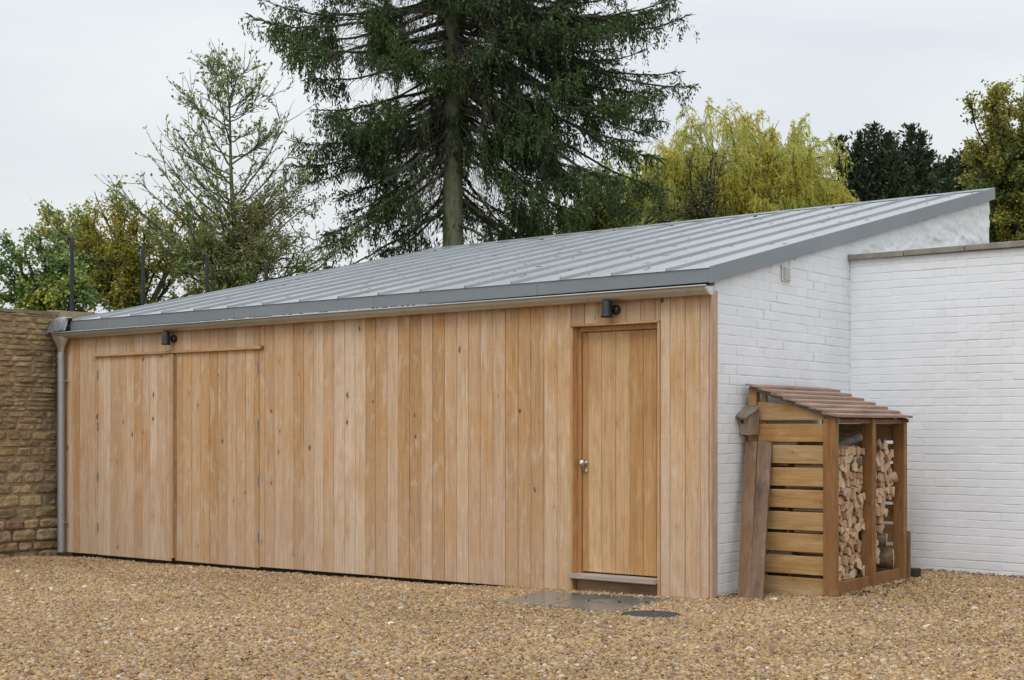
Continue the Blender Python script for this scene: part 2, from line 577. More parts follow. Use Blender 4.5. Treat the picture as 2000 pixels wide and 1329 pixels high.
def foliage(name, ramp, trans=.35, rough=.55, patch=None, pscale=.6):
    m = bpy.data.materials.new(name)
    m.use_nodes = True
    t = NT(m.node_tree)
    geo = t.n('ShaderNodeNewGeometry')
    r = geo.outputs['Random Per Island']
    c = t.ramp(r, ramp)
    if patch:
        n = t.noise(geo.outputs['Position'], pscale, 3, .6)
        c = t.mix(t.ramp(n, [(.45, (0, 0, 0)), (.6, (1, 1, 1))]), c, t.ramp(r, patch))
    p = t.n('ShaderNodeBsdfPrincipled')
    t.l(c, p.inputs['Base Color'])
    p.inputs['Roughness'].default_value = rough
    p.inputs['Specular IOR Level'].default_value = .25
    tr = t.n('ShaderNodeBsdfTranslucent')
    t.l(c, tr.inputs[0])
    mx = t.n('ShaderNodeMixShader')
    mx.inputs[0].default_value = trans
    t.l(p.outputs[0], mx.inputs[1])
    t.l(tr.outputs[0], mx.inputs[2])
    o = t.n('ShaderNodeOutputMaterial')
    t.l(mx.outputs[0], o.inputs[0])
    return m


def bark(name, a, b):
    m, t, p = new_mat(name)
    geo = t.n('ShaderNodeNewGeometry')
    n = t.noise(t.mapv(geo.outputs['Position'], (14, 14, 5)), 1, 5, .65)
    n2 = t.noise(geo.outputs['Position'], 1.2, 3, .5)
    c = t.mix(n2, t.ramp(n, [(.3, a), (.7, b)]), t.ramp(n, [(.3, tuple(x * .8 for x in a)), (.7, (b[0] * .85, b[1] * 1.05, b[2] * .75))]))
    t.l(c, p.inputs['Base Color'])
    p.inputs['Roughness'].default_value = .9
    t.l(t.bump(n, .7, .03), p.inputs['Normal'])
    return m


M_bark_spruce = bark('spruce bark', (.16, .155, .10), (.30, .29, .20))
M_wtwig = plain('yellow willow twigs', (.48, .42, .12), .7, 0, .2, 5)
M_limb = bark('dark mossy limbs', (.045, .045, .028), (.11, .105, .065))
M_bark_grey = bark('mossy grey bark', (.085, .08, .045), (.17, .165, .10))
M_bark_dark = bark('dark bark', (.03, .026, .02), (.075, .06, .045))
M_needles = foliage('spruce needles', [(0, (.038, .070, .024)), (.35, (.062, .112, .032)), (.7, (.095, .155, .045)), (.9, (.135, .195, .06)), (1, (.17, .19, .08))], .25, .5,
                    [(0, (.04, .065, .03)), (.5, (.07, .10, .045)), (.9, (.10, .12, .06)), (1, (.15, .12, .08))], .9)
M_deadtwig = foliage('bare brown twigs', [(0, (.09, .07, .05)), (.6, (.17, .135, .10)), (1, (.30, .26, .21))], .0, .8)
M_maple_y = foliage('yellowing maple leaves', [(0, (.26, .28, .07)), (.35, (.48, .44, .08)), (.7, (.68, .56, .09)), (1, (.64, .44, .07))], .5, .5,
                    [(0, (.16, .23, .07)), (.5, (.30, .36, .09)), (.8, (.50, .48, .10)), (1, (.66, .54, .09))], .8)
M_maple_g = foliage('green maple leaves', [(0, (0.0822, 0.165, 0.0657)), (.5, (0.165, 0.281, 0.0985)), (1, (0.296, 0.394, 0.114))], .3, .45,
                    [(0, (0.165, 0.246, 0.0657)), (.6, (0.394, 0.459, 0.0985)), (1, (0.788, 0.722, 0.131))], .8)
M_magnolia = foliage('sparse olive leaves', [(0, (0.136, 0.211, 0.0756)), (.5, (0.272, 0.363, 0.121)), (1, (0.514, 0.514, 0.182))], .3, .45)
M_olive = foliage('brown olive shrub leaves', [(0, (0.15, 0.163, 0.0625)), (.5, (0.275, 0.275, 0.1)), (1, (0.4, 0.325, 0.15))], .4, .55,
                  [(0, (0.112, 0.163, 0.0562)), (.6, (0.2, 0.263, 0.075)), (1, (0.325, 0.35, 0.1))], 1.0)
M_willow = foliage('yellow willow leaves', [(0, (0.462, 0.462, 0.088)), (.4, (0.682, 0.616, 0.121)), (.8, (0.8, 0.704, 0.165)), (1, (0.8, 0.594, 0.132))], .62, .5,
                   [(0, (0.396, 0.484, 0.165)), (.5, (0.594, 0.66, 0.22)), (1, (0.77, 0.748, 0.264))], .45)
M_yew = foliage('dark yew needles', [(0, (0.0313, 0.0522, 0.0313)), (.5, (0.0575, 0.0887, 0.0469)), (.9, (0.0992, 0.125, 0.0575)), (1, (0.182, 0.131, 0.0784))], .15, .6)
M_field = foliage('field maple leaves', [(0, (0.13, 0.182, 0.052)), (.45, (0.286, 0.312, 0.078)), (.75, (0.546, 0.468, 0.091)), (1, (0.8, 0.546, 0.091))], .5, .5,
                  [(0, (0.078, 0.13, 0.0455)), (.6, (0.182, 0.234, 0.065)), (1, (0.338, 0.338, 0.078))], .8)


def cutwood_mat():
    m, t, p = new_mat('split log end grain')
    tc = t.n('ShaderNodeTexCoord')
    oi = t.n('ShaderNodeObjectInfo')
    base = t.ramp(oi.outputs['Random'], [(0, (.56, .37, .22)), (.25, (.66, .47, .30)), (.45, (.44, .27, .15)), (.6, (.58, .40, .25)), (.75, (.68, .50, .35)), (.88, (.48, .26, .12)), (1, (.50, .39, .30))])
    n = t.noise(tc.outputs['Object'], 38, 4, .65)
    c = t.mix(.8, base, t.ramp(n, [(.3, (0.75, 0.75, 0.75)), (.65, (1.1, 1.1, 1.1))]), 'MULTIPLY')
    t.l(c, p.inputs['Base Color'])
    p.inputs['Roughness'].default_value = .85
    t.l(t.bump(n, .5, .006), p.inputs['Normal'])
    return m


M_cut = cutwood_mat()
M_logbark = plain('log bark', (.15, .105, .07), .95, 0, .5, 22, .9, 60)


# ------------------------------------------------------------------ ground
def zg(u, v):
    """ground height in the shed frame"""
    z = .011 * min(u, 0.0) * (1 if u > -9 else 0) + (-.1 if u <= -9 else 0)
    z += .024 * max(min(v, 2.6), 0.0) if u > 0 else 0
    z -= .006 * max(-v - 1.2, 0.0)
    if u < -1.4:
        z -= .030 * min(1, (-1.4 - u) / 1.2) * math.exp(-((v + .1) / .30) ** 2)
    z += .018 * mnoise.noise(Vector((u * .55, v * .55, 3.1))) + .008 * mnoise.noise(Vector((u * 1.9, v * 1.9, 9.1)))
    k = math.exp(-(((u + .7) / 1.0) ** 2 + ((v + .75) / .7) ** 2) ** 2)        # level bed under the slabs
    return z * (1 - k) - .004 * k


def to_uv(X, Y):
    return (X - CX) * CT - (Y - CY) * ST, (X - CX) * ST + (Y - CY) * CT


xs = np.arange(-13, 13.01, .2)
ys = np.arange(-4, 19.01, .2)
V = []
for Yv in ys:
    for Xv in xs:
        u, v = to_uv(Xv, Yv)
        V.append((Xv, Yv, zg(u, v) - .004))
nx = len(xs)
F = [(j * nx + i, j * nx + i + 1, (j + 1) * nx + i + 1, (j + 1) * nx + i) for j in range(len(ys) - 1) for i in range(nx - 1)]
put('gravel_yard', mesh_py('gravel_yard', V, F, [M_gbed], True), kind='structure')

g = 900
ks = np.sinh(np.linspace(-4.2, 4.2, 60)) / math.sinh(4.2) * g
V = []
for Yv in ks:
    for Xv in ks:
        r = math.hypot(Xv, Yv)
        V.append((Xv, Yv + 20, -.24 + (.9 * mnoise.noise(Vector((Xv * .01, Yv * .01, 0))) * min(1, max(0, r - 60) / 100))))
n = len(ks)
F = [(j * n + i, j * n + i + 1, (j + 1) * n + i + 1, (j + 1) * n + i) for j in range(n - 1) for i in range(n - 1)]
put('ground', mesh_py('ground', V, F, [M_grass], True), kind='structure')


def gravel():
    N = 650000
    Y = rng.uniform(6.6, 16.9, N)
    X = rng.uniform(-1, 1, N) * (.41 * 16.9 + .6)
    ok = np.abs(X) < .375 * Y + .5
    X, Y = X[ok], Y[ok]
    u = (X - CX) * CT - (Y - CY) * ST
    v = (X - CX) * ST + (Y - CY) * CT
    ok = np.where(u < 0.0, v < -.075, v < 2.56)
    ok &= ~((u > -8.5) & (u < 0) & (v > -.12) & (u > -1.3) & (u < -.46)) 
    ok &= u > -8.47
    # keep the slabs and the cover nearly clear
    slab = [(-1.21, -1.17), (-.13, -1.17), (-.29, -.22), (-1.41, -.42)]

    def inq(g):
        r = np.ones(len(u), bool)
        for i in range(4):
            a, b = slab[i], slab[(i + 1) % 4]
            r &= ((b[0] - a[0]) * (v - a[1]) - (b[1] - a[1]) * (u - a[0])) / math.hypot(b[0] - a[0], b[1] - a[1]) > g
        return r
    s1, edge = inq(0), inq(.035)
    mc = ((u - .11) / .205) ** 2 + ((v + 1.12) / .205) ** 2 < 1
    keep = rng.random(len(u))
    ok &= ~(s1 & edge & (keep > .0015)) & ~(mc & (keep > .03)) & ~(s1 & ~edge & (keep > .25))
    u, v, X, Y = u[ok], v[ok], X[ok], Y[ok]
    m = len(u)

    def inq2(u, v):
        r = np.ones(len(u), bool)
        for i in range(4):
            a, b = slab[i], slab[(i + 1) % 4]
            r &= (b[0] - a[0]) * (v - a[1]) - (b[1] - a[1]) * (u - a[0]) > 0
        return r
    # height: bilinear lookup in a table of zg
    gu = np.arange(-9, 9.01, .1)
    gv = np.arange(-9, 6.01, .1)
    tab = np.array([[zg(a, b) for b in gv] for a in gu])
    iu = np.clip((u + 9) / .1, 0, len(gu) - 1.001)
    iv = np.clip((v + 9) / .1, 0, len(gv) - 1.001)
    a, b = iu.astype(int), iv.astype(int)
    fu, fv = iu - a, iv - b
    z = tab[a, b] * (1 - fu) * (1 - fv) + tab[a + 1, b] * fu * (1 - fv) + tab[a, b + 1] * (1 - fu) * fv + tab[a + 1, b + 1] * fu * fv
    on = inq2(u, v)
    z = z + rng.uniform(0, .011, m) + np.where(on, .011, 0)
    # heaped against the walls
    z += np.where((u > 0) & (v < .4), .012 * np.exp(-u * 3), 0)
    s = rng.lognormal(0, .32, m)[:, None] * np.array([[.0108, .0084, .0062]])
    s = np.clip(s, .004, .034)
    big = rng.random(m) < .004
    s[big] *= 1.7
    rot = np.stack([rng.normal(0, .45, m), rng.normal(0, .45, m), rng.uniform(0, 6.283, m)], 1)
    me = bpy.data.meshes.new('gravel')
    me.vertices.add(m)
    me.vertices.foreach_set('co', np.stack([X, Y, z], 1).astype(np.float32).ravel())
    at = me.attributes.new('rot', 'FLOAT_VECTOR', 'POINT')
    at.data.foreach_set('vector', rot.astype(np.float32).ravel())
    at = me.attributes.new('scl', 'FLOAT_VECTOR', 'POINT')
    at.data.foreach_set('vector', s.astype(np.float32).ravel())
    at = me.attributes.new('pick', 'INT', 'POINT')
    at.data.foreach_set('value', rng.integers(0, 4, m).astype(np.int32))
    me.materials.append(M_gravel)
    o = put('gravel', me, kind='stuff')
    o['label'] = 'loose honey-coloured gravel spread over the yard in front of the timber shed'
    ng = bpy.data.node_groups.new('gravel', 'GeometryNodeTree')
    ng.interface.new_socket('Geometry', in_out='INPUT', socket_type='NodeSocketGeometry')
    ng.interface.new_socket('Geometry', in_out='OUTPUT', socket_type='NodeSocketGeometry')
    nn = ng.nodes
    gi, go = nn.new('NodeGroupInput'), nn.new('NodeGroupOutput')
    iop = nn.new('GeometryNodeInstanceOnPoints')
    g2i = nn.new('GeometryNodeGeometryToInstance')
    for k in range(4):
        ico = nn.new('GeometryNodeMeshIcoSphere')
        ico.inputs['Radius'].default_value = 1
        ico.inputs['Subdivisions'].default_value = 2
        sp = nn.new('GeometryNodeSetPosition')
        nz = nn.new('ShaderNodeTexNoise')
        nz.noise_dimensions = '4D'
        nz.inputs['W'].default_value = k * 7.3
        nz.inputs['Scale'].default_value = .95
        nz.inputs['Detail'].default_value = 1
        sb = nn.new('ShaderNodeVectorMath')
        sb.operation = 'SUBTRACT'
        sb.inputs[1].default_value = (.5, .5, .5)
        scv = nn.new('ShaderNodeVectorMath')
        scv.operation = 'SCALE'
        scv.inputs['Scale'].default_value = 1.9
        ng.links.new(nz.outputs['Color'], sb.inputs[0])
        ng.links.new(sb.outputs[0], scv.inputs[0])
        ng.links.new(ico.outputs[0], sp.inputs['Geometry'])
        ng.links.new(scv.outputs[0], sp.inputs['Offset'])
        sm = nn.new('GeometryNodeSetMaterial')
        sm.inputs['Material'].default_value = M_gravel
        ng.links.new(sp.outputs[0], sm.inputs[0])
        ng.links.new(sm.outputs[0], g2i.inputs[0])
    for nm, sock in (('rot', 'Rotation'), ('scl', 'Scale')):
        na = nn.new('GeometryNodeInputNamedAttribute')
        na.data_type = 'FLOAT_VECTOR'
        na.inputs['Name'].default_value = nm
        ng.links.new(na.outputs[0], iop.inputs[sock])
    na = nn.new('GeometryNodeInputNamedAttribute')
    na.data_type = 'INT'
    na.inputs['Name'].default_value = 'pick'
    ng.links.new(na.outputs[0], iop.inputs['Instance Index'])
    iop.inputs['Pick Instance'].default_value = True
    ng.links.new(gi.outputs[0], iop.inputs['Points'])
    ng.links.new(g2i.outputs[0], iop.inputs['Instance'])
    ng.links.new(iop.outputs[0], go.inputs[0])
    md = o.modifiers.new('stones', 'NODES')
    md.node_group = ng


gravel()

# ------------------------------------------------------------------ the timber shed
PITCH = .2266
EAVE_V, EAVE_Z = -.12, 2.578


def eave_dz(u):
    return .0055 * min(u, 0)


def roof_z(u, v):
    return EAVE_Z + (v - EAVE_V) * PITCH + eave_dz(u)


shed = thing('timber_shed', 'long low shed with vertical oak cladding, grey zinc lean-to roof and white brick gable', 'shed', (0, 0, 0))

# cladding boards: edges along u
JOINTS = [-8.245, -8.10, -7.975, -7.827, -7.69, -7.655]
above = [-7.655, -7.546, -7.425, -7.29, -7.15, -7.02, -6.883, -6.756, -6.628, -6.486, -6.37, -6.22, -6.083, -5.945, -5.803, -5.674, -5.539, -5.40, -5.266, -5.13, -5.065]
main_ = [-5.065, -4.987, -4.854, -4.717, -4.576, -4.442, -4.309, -4.173, -4.038, -3.894, -3.763, -3.628, -3.499, -3.357, -3.221, -3.085, -2.945, -2.808, -2.672, -2.53, -2.397, -2.266, -2.123, -1.987, -1.85, -1.715, -1.578, -1.44, -1.298]
overdoor = [-1.298, -1.162, -1.03, -.895, -.757, -.62, -.485, -.435]
right_ = [-.435, -.346, -.209, -.074]
TOPZ = 2.415


def bot_z(u):
    return .0065 * min(u, 0)


NAILS = []


def board(parent, u0, u1, z0, z1, v=-.1, mat=M_clad, d=.025, nm='cladding_board', nails=True, gap=.0036, ou=0, ov=0):
    w_ = u1 - u0 - gap
    me = cbox(w_, d, z1 - z0, .0028, mat=mat, name=nm)
    vv = v + random.uniform(-.0015, .0015)
    put(nm, me, parent, ((u0 + u1) / 2 - ou, vv - ov, z0))
    if nails:
        for zz in (2.36, 2.027, 1.64, 1.253, .866, .483, .099):
            if z0 + .03 < zz < z1 - .02:
                for e in (.022, w_ - .022):
                    NAILS.append((u0 + e, v, zz + random.uniform(-.006, .006)))


for a, b in zip(JOINTS[:-1], JOINTS[1:]):
    if b - a > .05:
        board(shed, a, b, bot_z(a) - .002, TOPZ)
board(shed, JOINTS[-2], JOINTS[-1], bot_z(-7.6) - .002, TOPZ)
for a, b in zip(above[:-1], above[1:]):
    board(shed, a, b, 2.150, TOPZ)
for a, b in zip(main_[:-1], main_[1:]):
    board(shed, a, b, bot_z(a) - .002, TOPZ)
for a, b in zip(overdoor[:-1], overdoor[1:]):
    board(shed, a, b, 2.20, TOPZ)
for a, b in zip(right_[:-1], right_[1:]):
    board(shed, a, b, -.02, TOPZ)
# corner: narrow board and the pinkish return board round the corner
board(shed, -.074, .004, -.02, TOPZ)
me = bbox(.020, .098, TOPZ + .02, .002, wood('pale corner board', [(0, (.52, .36, .26)), (1, (.55, .39, .29))], knots=.93, blotch=.4, width=.1), 'corner_board')
put('corner_board', me, shed, (.0165, -.0985, -.02))
# dark membrane behind the boards
put('backing', bbox(6.94, .05, 2.36, 0, M_dark, 'backing'), shed, (-4.77, -.070, .06))
put('backing', bbox(.43, .05, 2.36, 0, M_dark, 'backing'), shed, (-.22, -.070, .06))
put('backing', bbox(.85, .05, .20, 0, M_dark, 'backing'), shed, (-.867, -.070, 2.21))
# low plinth under the boards, shade of the gap put into its dark colour
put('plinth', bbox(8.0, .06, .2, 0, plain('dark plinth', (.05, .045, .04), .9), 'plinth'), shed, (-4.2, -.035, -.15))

# garage doors: two leaves
for (ua, ub, hs) in ((-7.650, -6.405, 0), (-6.345, -5.068, 1)):
    leaf = bpy.data.objects.new('garage_door', None)
    COL.objects.link(leaf)
    leaf.parent = shed
    leaf.location = (ua, -.1, bot_z(ua))
    edges = [ua] + [x for x in above if ua + .05 < x < ub - .04] + [ub]
    for a, b in zip(edges[:-1], edges[1:]):
        w_ = b - a - .0036
        z0 = -.006
        me = cbox(w_, .025, 2.132 - bot_z(ua), .0042, mat=M_clad, name='door_board')
        put('door_board', me, leaf, ((a + b) / 2 - ua, random.uniform(-.001, .001), z0))
        for zz in (1.98, 1.0, .12):
            for e in (.022, w_ - .022):
                NAILS.append((a + e, -.1, zz + random.uniform(-.006, .006)))
    hx = .003 if not hs else (ub - ua - .006)
    for hz in ((1.974, 1.41, .852, .299) if not hs else (1.99, 1.43, .87, .31)):
        bm = bmesh.new()
        for q in range(5):
            m4 = Matrix.Translation((0, -.006, -.1 + q * .0205 + .01))
            bmesh.ops.create_cone(bm, cap_ends=True, segments=8, radius1=.0075, radius2=.0075, depth=.0185, matrix=m4)
        m4 = Matrix.Translation((0, .0005, -.05)) @ Matrix.Diagonal((.03, .004, .1, 1))
        bmesh.ops.create_cube(bm, size=1, matrix=m4)
        me = bpy.data.meshes.new('hinge')
        bm.to_mesh(me)
        bm.free()
        me.materials.append(M_hinge)
        put('hinge', me, leaf, (hx, 0, hz - bot_z(ua)))
put('drip_bar', bbox(2.68, .034, .028, .003, M_trim, 'drip_bar'), shed, (-6.345, -.134, 2.122), rot=(0, 0, 0))
put('drip_bar_end', bbox(.026, .03, .034, .004, M_bird, 'drip_bar_end'), shed, (-5.004, -.138, 2.128))
put('cover_strip', bbox(.052, .030, 2.135, .003, M_trimv, 'cover_strip'), shed, (-6.374, -.128, -.02))
put('cover_strip', bbox(.030, .012, 2.12, .002, M_riser, 'cover_strip'), shed, (-6.333, -.109, -.02))

# entrance: reveal, lining, door, sill
DU0, DU1 = -1.276, -.456
fr = M_trimv
put('door_jamb', bbox(.018, .125, 2.18, .002, M_door, 'door_jamb'), shed, (-1.287, -.108, 0))
put('door_jamb', bbox(.020, .125, 2.18, .002, fr, 'door_jamb'), shed, (-.446, -.112, 0))
put('door_head', bbox(.862, .128, .020, .002, M_trim, 'door_head'), shed, (-.8665, -.116, 2.181))
put('door_frame', bbox(.030, .05, 2.10, .003, M_door, 'door_frame'), shed, (-1.2625, -.030, .075))
put('door_frame', bbox(.030, .05, 2.10, .003, M_door, 'door_frame'), shed, (-.4715, -.030, .075))
put('door_frame', bbox(.760, .05, .038, .003, M_door, 'door_frame'), shed, (-.867, -.0305, 2.142))
door = bpy.data.objects.new('entrance_door', None)
COL.objects.link(door)
door.parent = shed
door.location = (-1.246, -.008, .148)
dj = [-1.246, -1.19, -1.058, -.917, -.779, -.651, -.527, -.487]
for i, (a, b) in enumerate(zip(dj[:-1], dj[1:])):
    put('door_board', cbox(b - a - .002, .03, 1.988, .004, mat=M_door, name='door_board'), door, ((a + b) / 2 + 1.246, random.uniform(-.001, .001), 0))
    if b - a > .06:
        for zz in (.16, 2.09):
            for e in (.02, b - a - .02):
                NAILS.append((a + e, -.008, zz + .03 if zz < 1 else zz))
knob = lathe([(.0, 0), (.026, 0), (.026, .006), (.011, .010), (.010, .032), (.022, .040), (.029, .052), (.028, .064), (.018, .072), (.0, .074)], 20, M_steel, 'door_knob', 'Y')
put('door_knob', knob, door, (.030, -.001, .905))
put('keyhole_plate', lathe([(0, 0), (.019, 0), (.019, .005), (.015, .007), (0, .007)], 18, M_steel, 'keyhole_plate', 'Y'), door, (.036, -.001, .838))
put('threshold', bbox(.80, .03, .07, .002, M_dark, 'threshold'), shed, (-.867, .012, .075))
put('door_sill', bbox(.842, .165, .038, .006, M_sill, 'door_sill', 2), shed, (-.8765, -.150, .098))
put('step_riser', bbox(.81, .03, .20, .003, M_riser, 'step_riser'), shed, (-.8665, -.055, -.105))
put('corner_shadow_gap', bbox(.006, .01, 2.34, 0, M_dark, 'gap'), shed, (.008, -.004, 0)) if False else None

# nails: too small to pick apart singly
V, F = [], []
for (u, v, z) in NAILS:
    b = len(V)
    V.append((u, v - .0030, z))
    for k in range(6):
        a = k * math.pi / 3
        V.append((u + .0031 * math.cos(a), v - .0018, z + .0031 * math.sin(a)))
    F += [(b, b + 1 + (k + 1) % 6, b + 1 + k) for k in range(6)]
put('nail_heads', mesh_py('nail_heads', V, F, [M_nail]), shed, kind='stuff')

# ---- roof
roof = bpy.data.objects.new('roof', None)
COL.objects.link(roof)
roof.parent = shed
roof.location = (0, EAVE_V, EAVE_Z)
RV = 6.50                                # run of the roof in v
ang = math.atan(PITCH)
RL = RV / math.cos(ang)
seams = [.148 - .5137 * k for k in range(1, 17)]
seams = [s for s in seams if s > -8.2]
edges = [.030] + seams + [-8.40]
for a, b in zip(edges[:-1], edges[1:]):   # a right, b left; each pan is one sheet, a little sagged, cut in long facets
    nv = 26
    V, F = [], []
    for j in range(nv + 1):
        for i in range(5):
            fu = i / 4
            u = a + (b - a) * fu
            vv = RV * j / nv
            buck = .0022 * mnoise.noise(Vector((u * 2, vv * .9, 4)))* (1 if 0 < i < 4 else 0)
            V.append((u, vv, vv * PITCH + eave_dz(u) + buck))
    for j in range(nv):
        for i in range(4):
            q = j * 5 + i
            F.append((q + 1, q, q + 5, q + 6))
    b0 = len(V)
    V += [(u_, y_, z_ - .03) for (u_, y_, z_) in (V[0], V[4], V[nv * 5 + 4], V[nv * 5])]
    F.append((b0, b0 + 1, b0 + 2, b0 + 3))
    put('roof_panel', mesh_py('roof_panel', V, F, [M_zinc], True), roof)
for s in seams:
    # standing seam with slightly uneven line, cut at a slant above the eave
    V, F = [], []
    nv = 40
    for j in range(nv + 1):
        vv = .0 + (RV - .11) * j / nv
        wob = .0022 * mnoise.noise(Vector((s * 3, vv * 1.8, 1))) + (.0015 if (j % 8) == 0 else 0)
        hh = .027
        zz = vv * PITCH + eave_dz(s)
        V += [(s - .007 + wob, vv, zz - .001), (s - .006 + wob, vv, zz + hh), (s + .007 + wob, vv, zz + hh), (s + .008 + wob, vv, zz - .001)]
    for j in range(nv):
        for i in range(3):
            q = j * 4 + i
            F.append((q, q + 4, q + 5, q + 1))
    F += [(0, 1, 2, 3), (nv * 4 + 3, nv * 4 + 2, nv * 4 + 1, nv * 4)]
    put('standing_seam', mesh_py('standing_seam', V, F, [M_zinc]), roof)
    # little folded end at the eave
    put('seam_end', mesh_py('seam_end', [(-.009, -.008, -.004), (.010, -.008, -.004), (.007, -.004, .024), (-.002, -.005, .030), (-.009, .02, 0), (.010, .02, 0), (.007, .02, .024), (-.002, .02, .028)],
        [(0, 1, 2, 3), (1, 5, 6, 2), (4, 0, 3, 7), (3, 2, 6, 7)], [M_fascia]), roof, (s, 0, eave_dz(s) + .001))
# small flat dark marks on the sheets near the ridge
for k in range(8):
    u = -8.0 + k * 1.02 + random.uniform(-.2, .2)
    v_ = RV - random.uniform(.12, .5)
    put('clip', bbox(random.uniform(.03, .05), .03, .010, .003, M_dark, 'clip'), roof, (u, v_, v_ * PITCH + eave_dz(u) + .001), rot=(ang, 0, 0))
put('ridge_cap', mesh_py('ridge_cap', [(-8.41, RV - .09, (RV - .09) * PITCH + .008 + eave_dz(-8.4)), (.035, RV - .09, (RV - .09) * PITCH + .008), (.035, RV + .03, (RV + .03) * PITCH + .02), (-8.41, RV + .03, (RV + .03) * PITCH + .02 + eave_dz(-8.4)),
    (-8.41, RV + .03, (RV + .03) * PITCH - .12), (.035, RV + .03, (RV + .03) * PITCH - .12)], [(0, 1, 2, 3), (3, 2, 5, 4)], [M_fascia]), roof)
V, F = [], []
for k in range(420):
    u, v_ = -random.uniform(.1, 8.3), random.uniform(.1, RV - .15)
    a, l_ = random.uniform(0, math.pi), random.choice((.012, .02, .035, .05))
    z_ = v_ * PITCH + eave_dz(u) + .0045
    dx_, dy_ = math.cos(a) * l_, math.sin(a) * l_
    b = len(V)
    V += [(u - dx_, v_ - dy_, z_ - dy_ * PITCH), (u + dy_ * .22, v_ - dx_ * .22, z_ + .004 - dx_ * .22 * PITCH), (u + dx_, v_ + dy_, z_ + dy_ * PITCH), (u - dy_ * .22, v_ + dx_ * .22, z_ + .004 + dx_ * .22 * PITCH)]
    F += [(b, b + 1, b + 2), (b, b + 2, b + 3)]
put('fallen_needles', mesh_py('fallen_needles', V, F, [plain('dry brown needles', (.10, .07, .04), .9, 0, .3, 20)]), roof, kind='stuff')
# eave fascia sheets
fj = [.030, -1.63, -3.50, -5.40, -6.92, -7.46, -8.112]
for a, b in zip(fj[:-1], fj[1:]):
    za, zb = eave_dz(a), eave_dz(b)
    g_ = .0015
    V = [(b + g_, 0, zb - .106), (a - g_, 0, za - .106), (a - g_, 0, za - .001), (b + g_, 0, zb - .001), (b + g_, -.010, zb + .004), (a - g_, -.010, za + .004),
         (b + g_, .02, zb - .106), (a - g_, .02, za - .106)]
    F = [(0, 1, 2, 3), (3, 2, 5, 4), (6, 7, 1, 0), (1, 7, 2), (6, 0, 3)]
    put('eave_fascia', mesh_py('eave_fascia', V, F, [M_fascia]), roof, (0, -.004, 0))
# verge fascia sheets, right gable
vj = [(-.012, 1.92), (1.92, 3.98), (3.98, 5.20 + .1), (5.30, RV + .012)]
for a, b in vj:
    za, zb = a * PITCH, b * PITCH
    g_ = .0015
    off = .0
    V = [(.047, a + g_, za - .112), (.047, b - g_, zb - .112), (.047, b - g_, zb + .018), (.047, a + g_, za + .018),
         (.028, a + g_, za + .018), (.028, b - g_, zb + .018), (.022, a + g_, za - .112), (.022, b - g_, zb - .112)]
    F = [(0, 1, 2, 3), (3, 2, 5, 4), (0, 6, 7, 1), (0, 3, 4, 6)]
    put('verge_fascia', mesh_py('verge_fascia', V, F, [M_fascia]), roof)
# soffit between fascia and boards
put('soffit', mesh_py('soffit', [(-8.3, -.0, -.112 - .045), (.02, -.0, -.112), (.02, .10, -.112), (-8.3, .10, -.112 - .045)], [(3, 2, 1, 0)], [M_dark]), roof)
# left roof edge flashing against the stone wall
put('side_flashing', mesh_py('side_flashing', [(-8.40, 0, .0 + eave_dz(-8.4)), (-8.46, 0, -.046), (-8.46, RV, RV * PITCH - .046), (-8.40, RV, RV * PITCH + eave_dz(-8.4))], [(0, 1, 2, 3)], [M_zinc]), roof)


def lead():
    bm = bmesh.new()
    bmesh.ops.create_grid(bm, x_segments=14, y_segments=9, size=1)
    for v in bm.verts:
        x, y = v.co.x, v.co.y
        nz = mnoise.noise(Vector((x * 2.3, y * 2.1, 5)))
        v.co = Vector((x * .19, -.02 + y * .09 + .02 * nz, (.05 - abs(y) ** 2 * .06) + .028 * nz - .05 * max(0, -x - .2)))
        if y < -.55:
            v.co.z -= .09 * (-y - .55) / .45
            v.co.y += .015
    me = bpy.data.meshes.new('lead_flashing')
    bmesh.ops.solidify(bm, geom=bm.faces[:], thickness=.006)
    bm.to_mesh(me)
    bm.free()
    me.materials.append(M_lead)
    me.polygons.foreach_set('use_smooth', [True] * len(me.polygons))
    return me


put('lead_flashing', lead(), roof, (-8.29, .015, -.045))

# ---- gutter, downpipe
gut = bpy.data.objects.new('gutter', None)
COL.objects.link(gut)
gut.parent = shed
gut.location = (0, -.172, 2.432)
R_G = .062
V, F = [], []
us = [.058] + [.058 - 8.36 * k / 40 for k in range(1, 41)]
prof = [(-R_G - .006, .010), (-R_G - .009, .004), (-R_G - .004, -.002)]
prof += [(-R_G * math.cos(a), -R_G * math.sin(a)) for a in [math.pi * k / 14 for k in range(15)]]
prof += [(R_G, .012)]
inner = [(y * .965, z + .0022) for y, z in prof[::-1]]
ring = prof + inner
for u in us:
    dz = .0040 * min(u, 0)
    for y, z in ring:
        V.append((u, y, z + dz))
m = len(ring)
for i in range(len(us) - 1):
    for k in range(m):
        k2 = (k + 1) % m
        F.append((i * m + k, i * m + k2, (i + 1) * m + k2, (i + 1) * m + k))
gme = mesh_py('gutter_trough', V, F, [M_gutter], True)
put('gutter_trough', gme, gut)
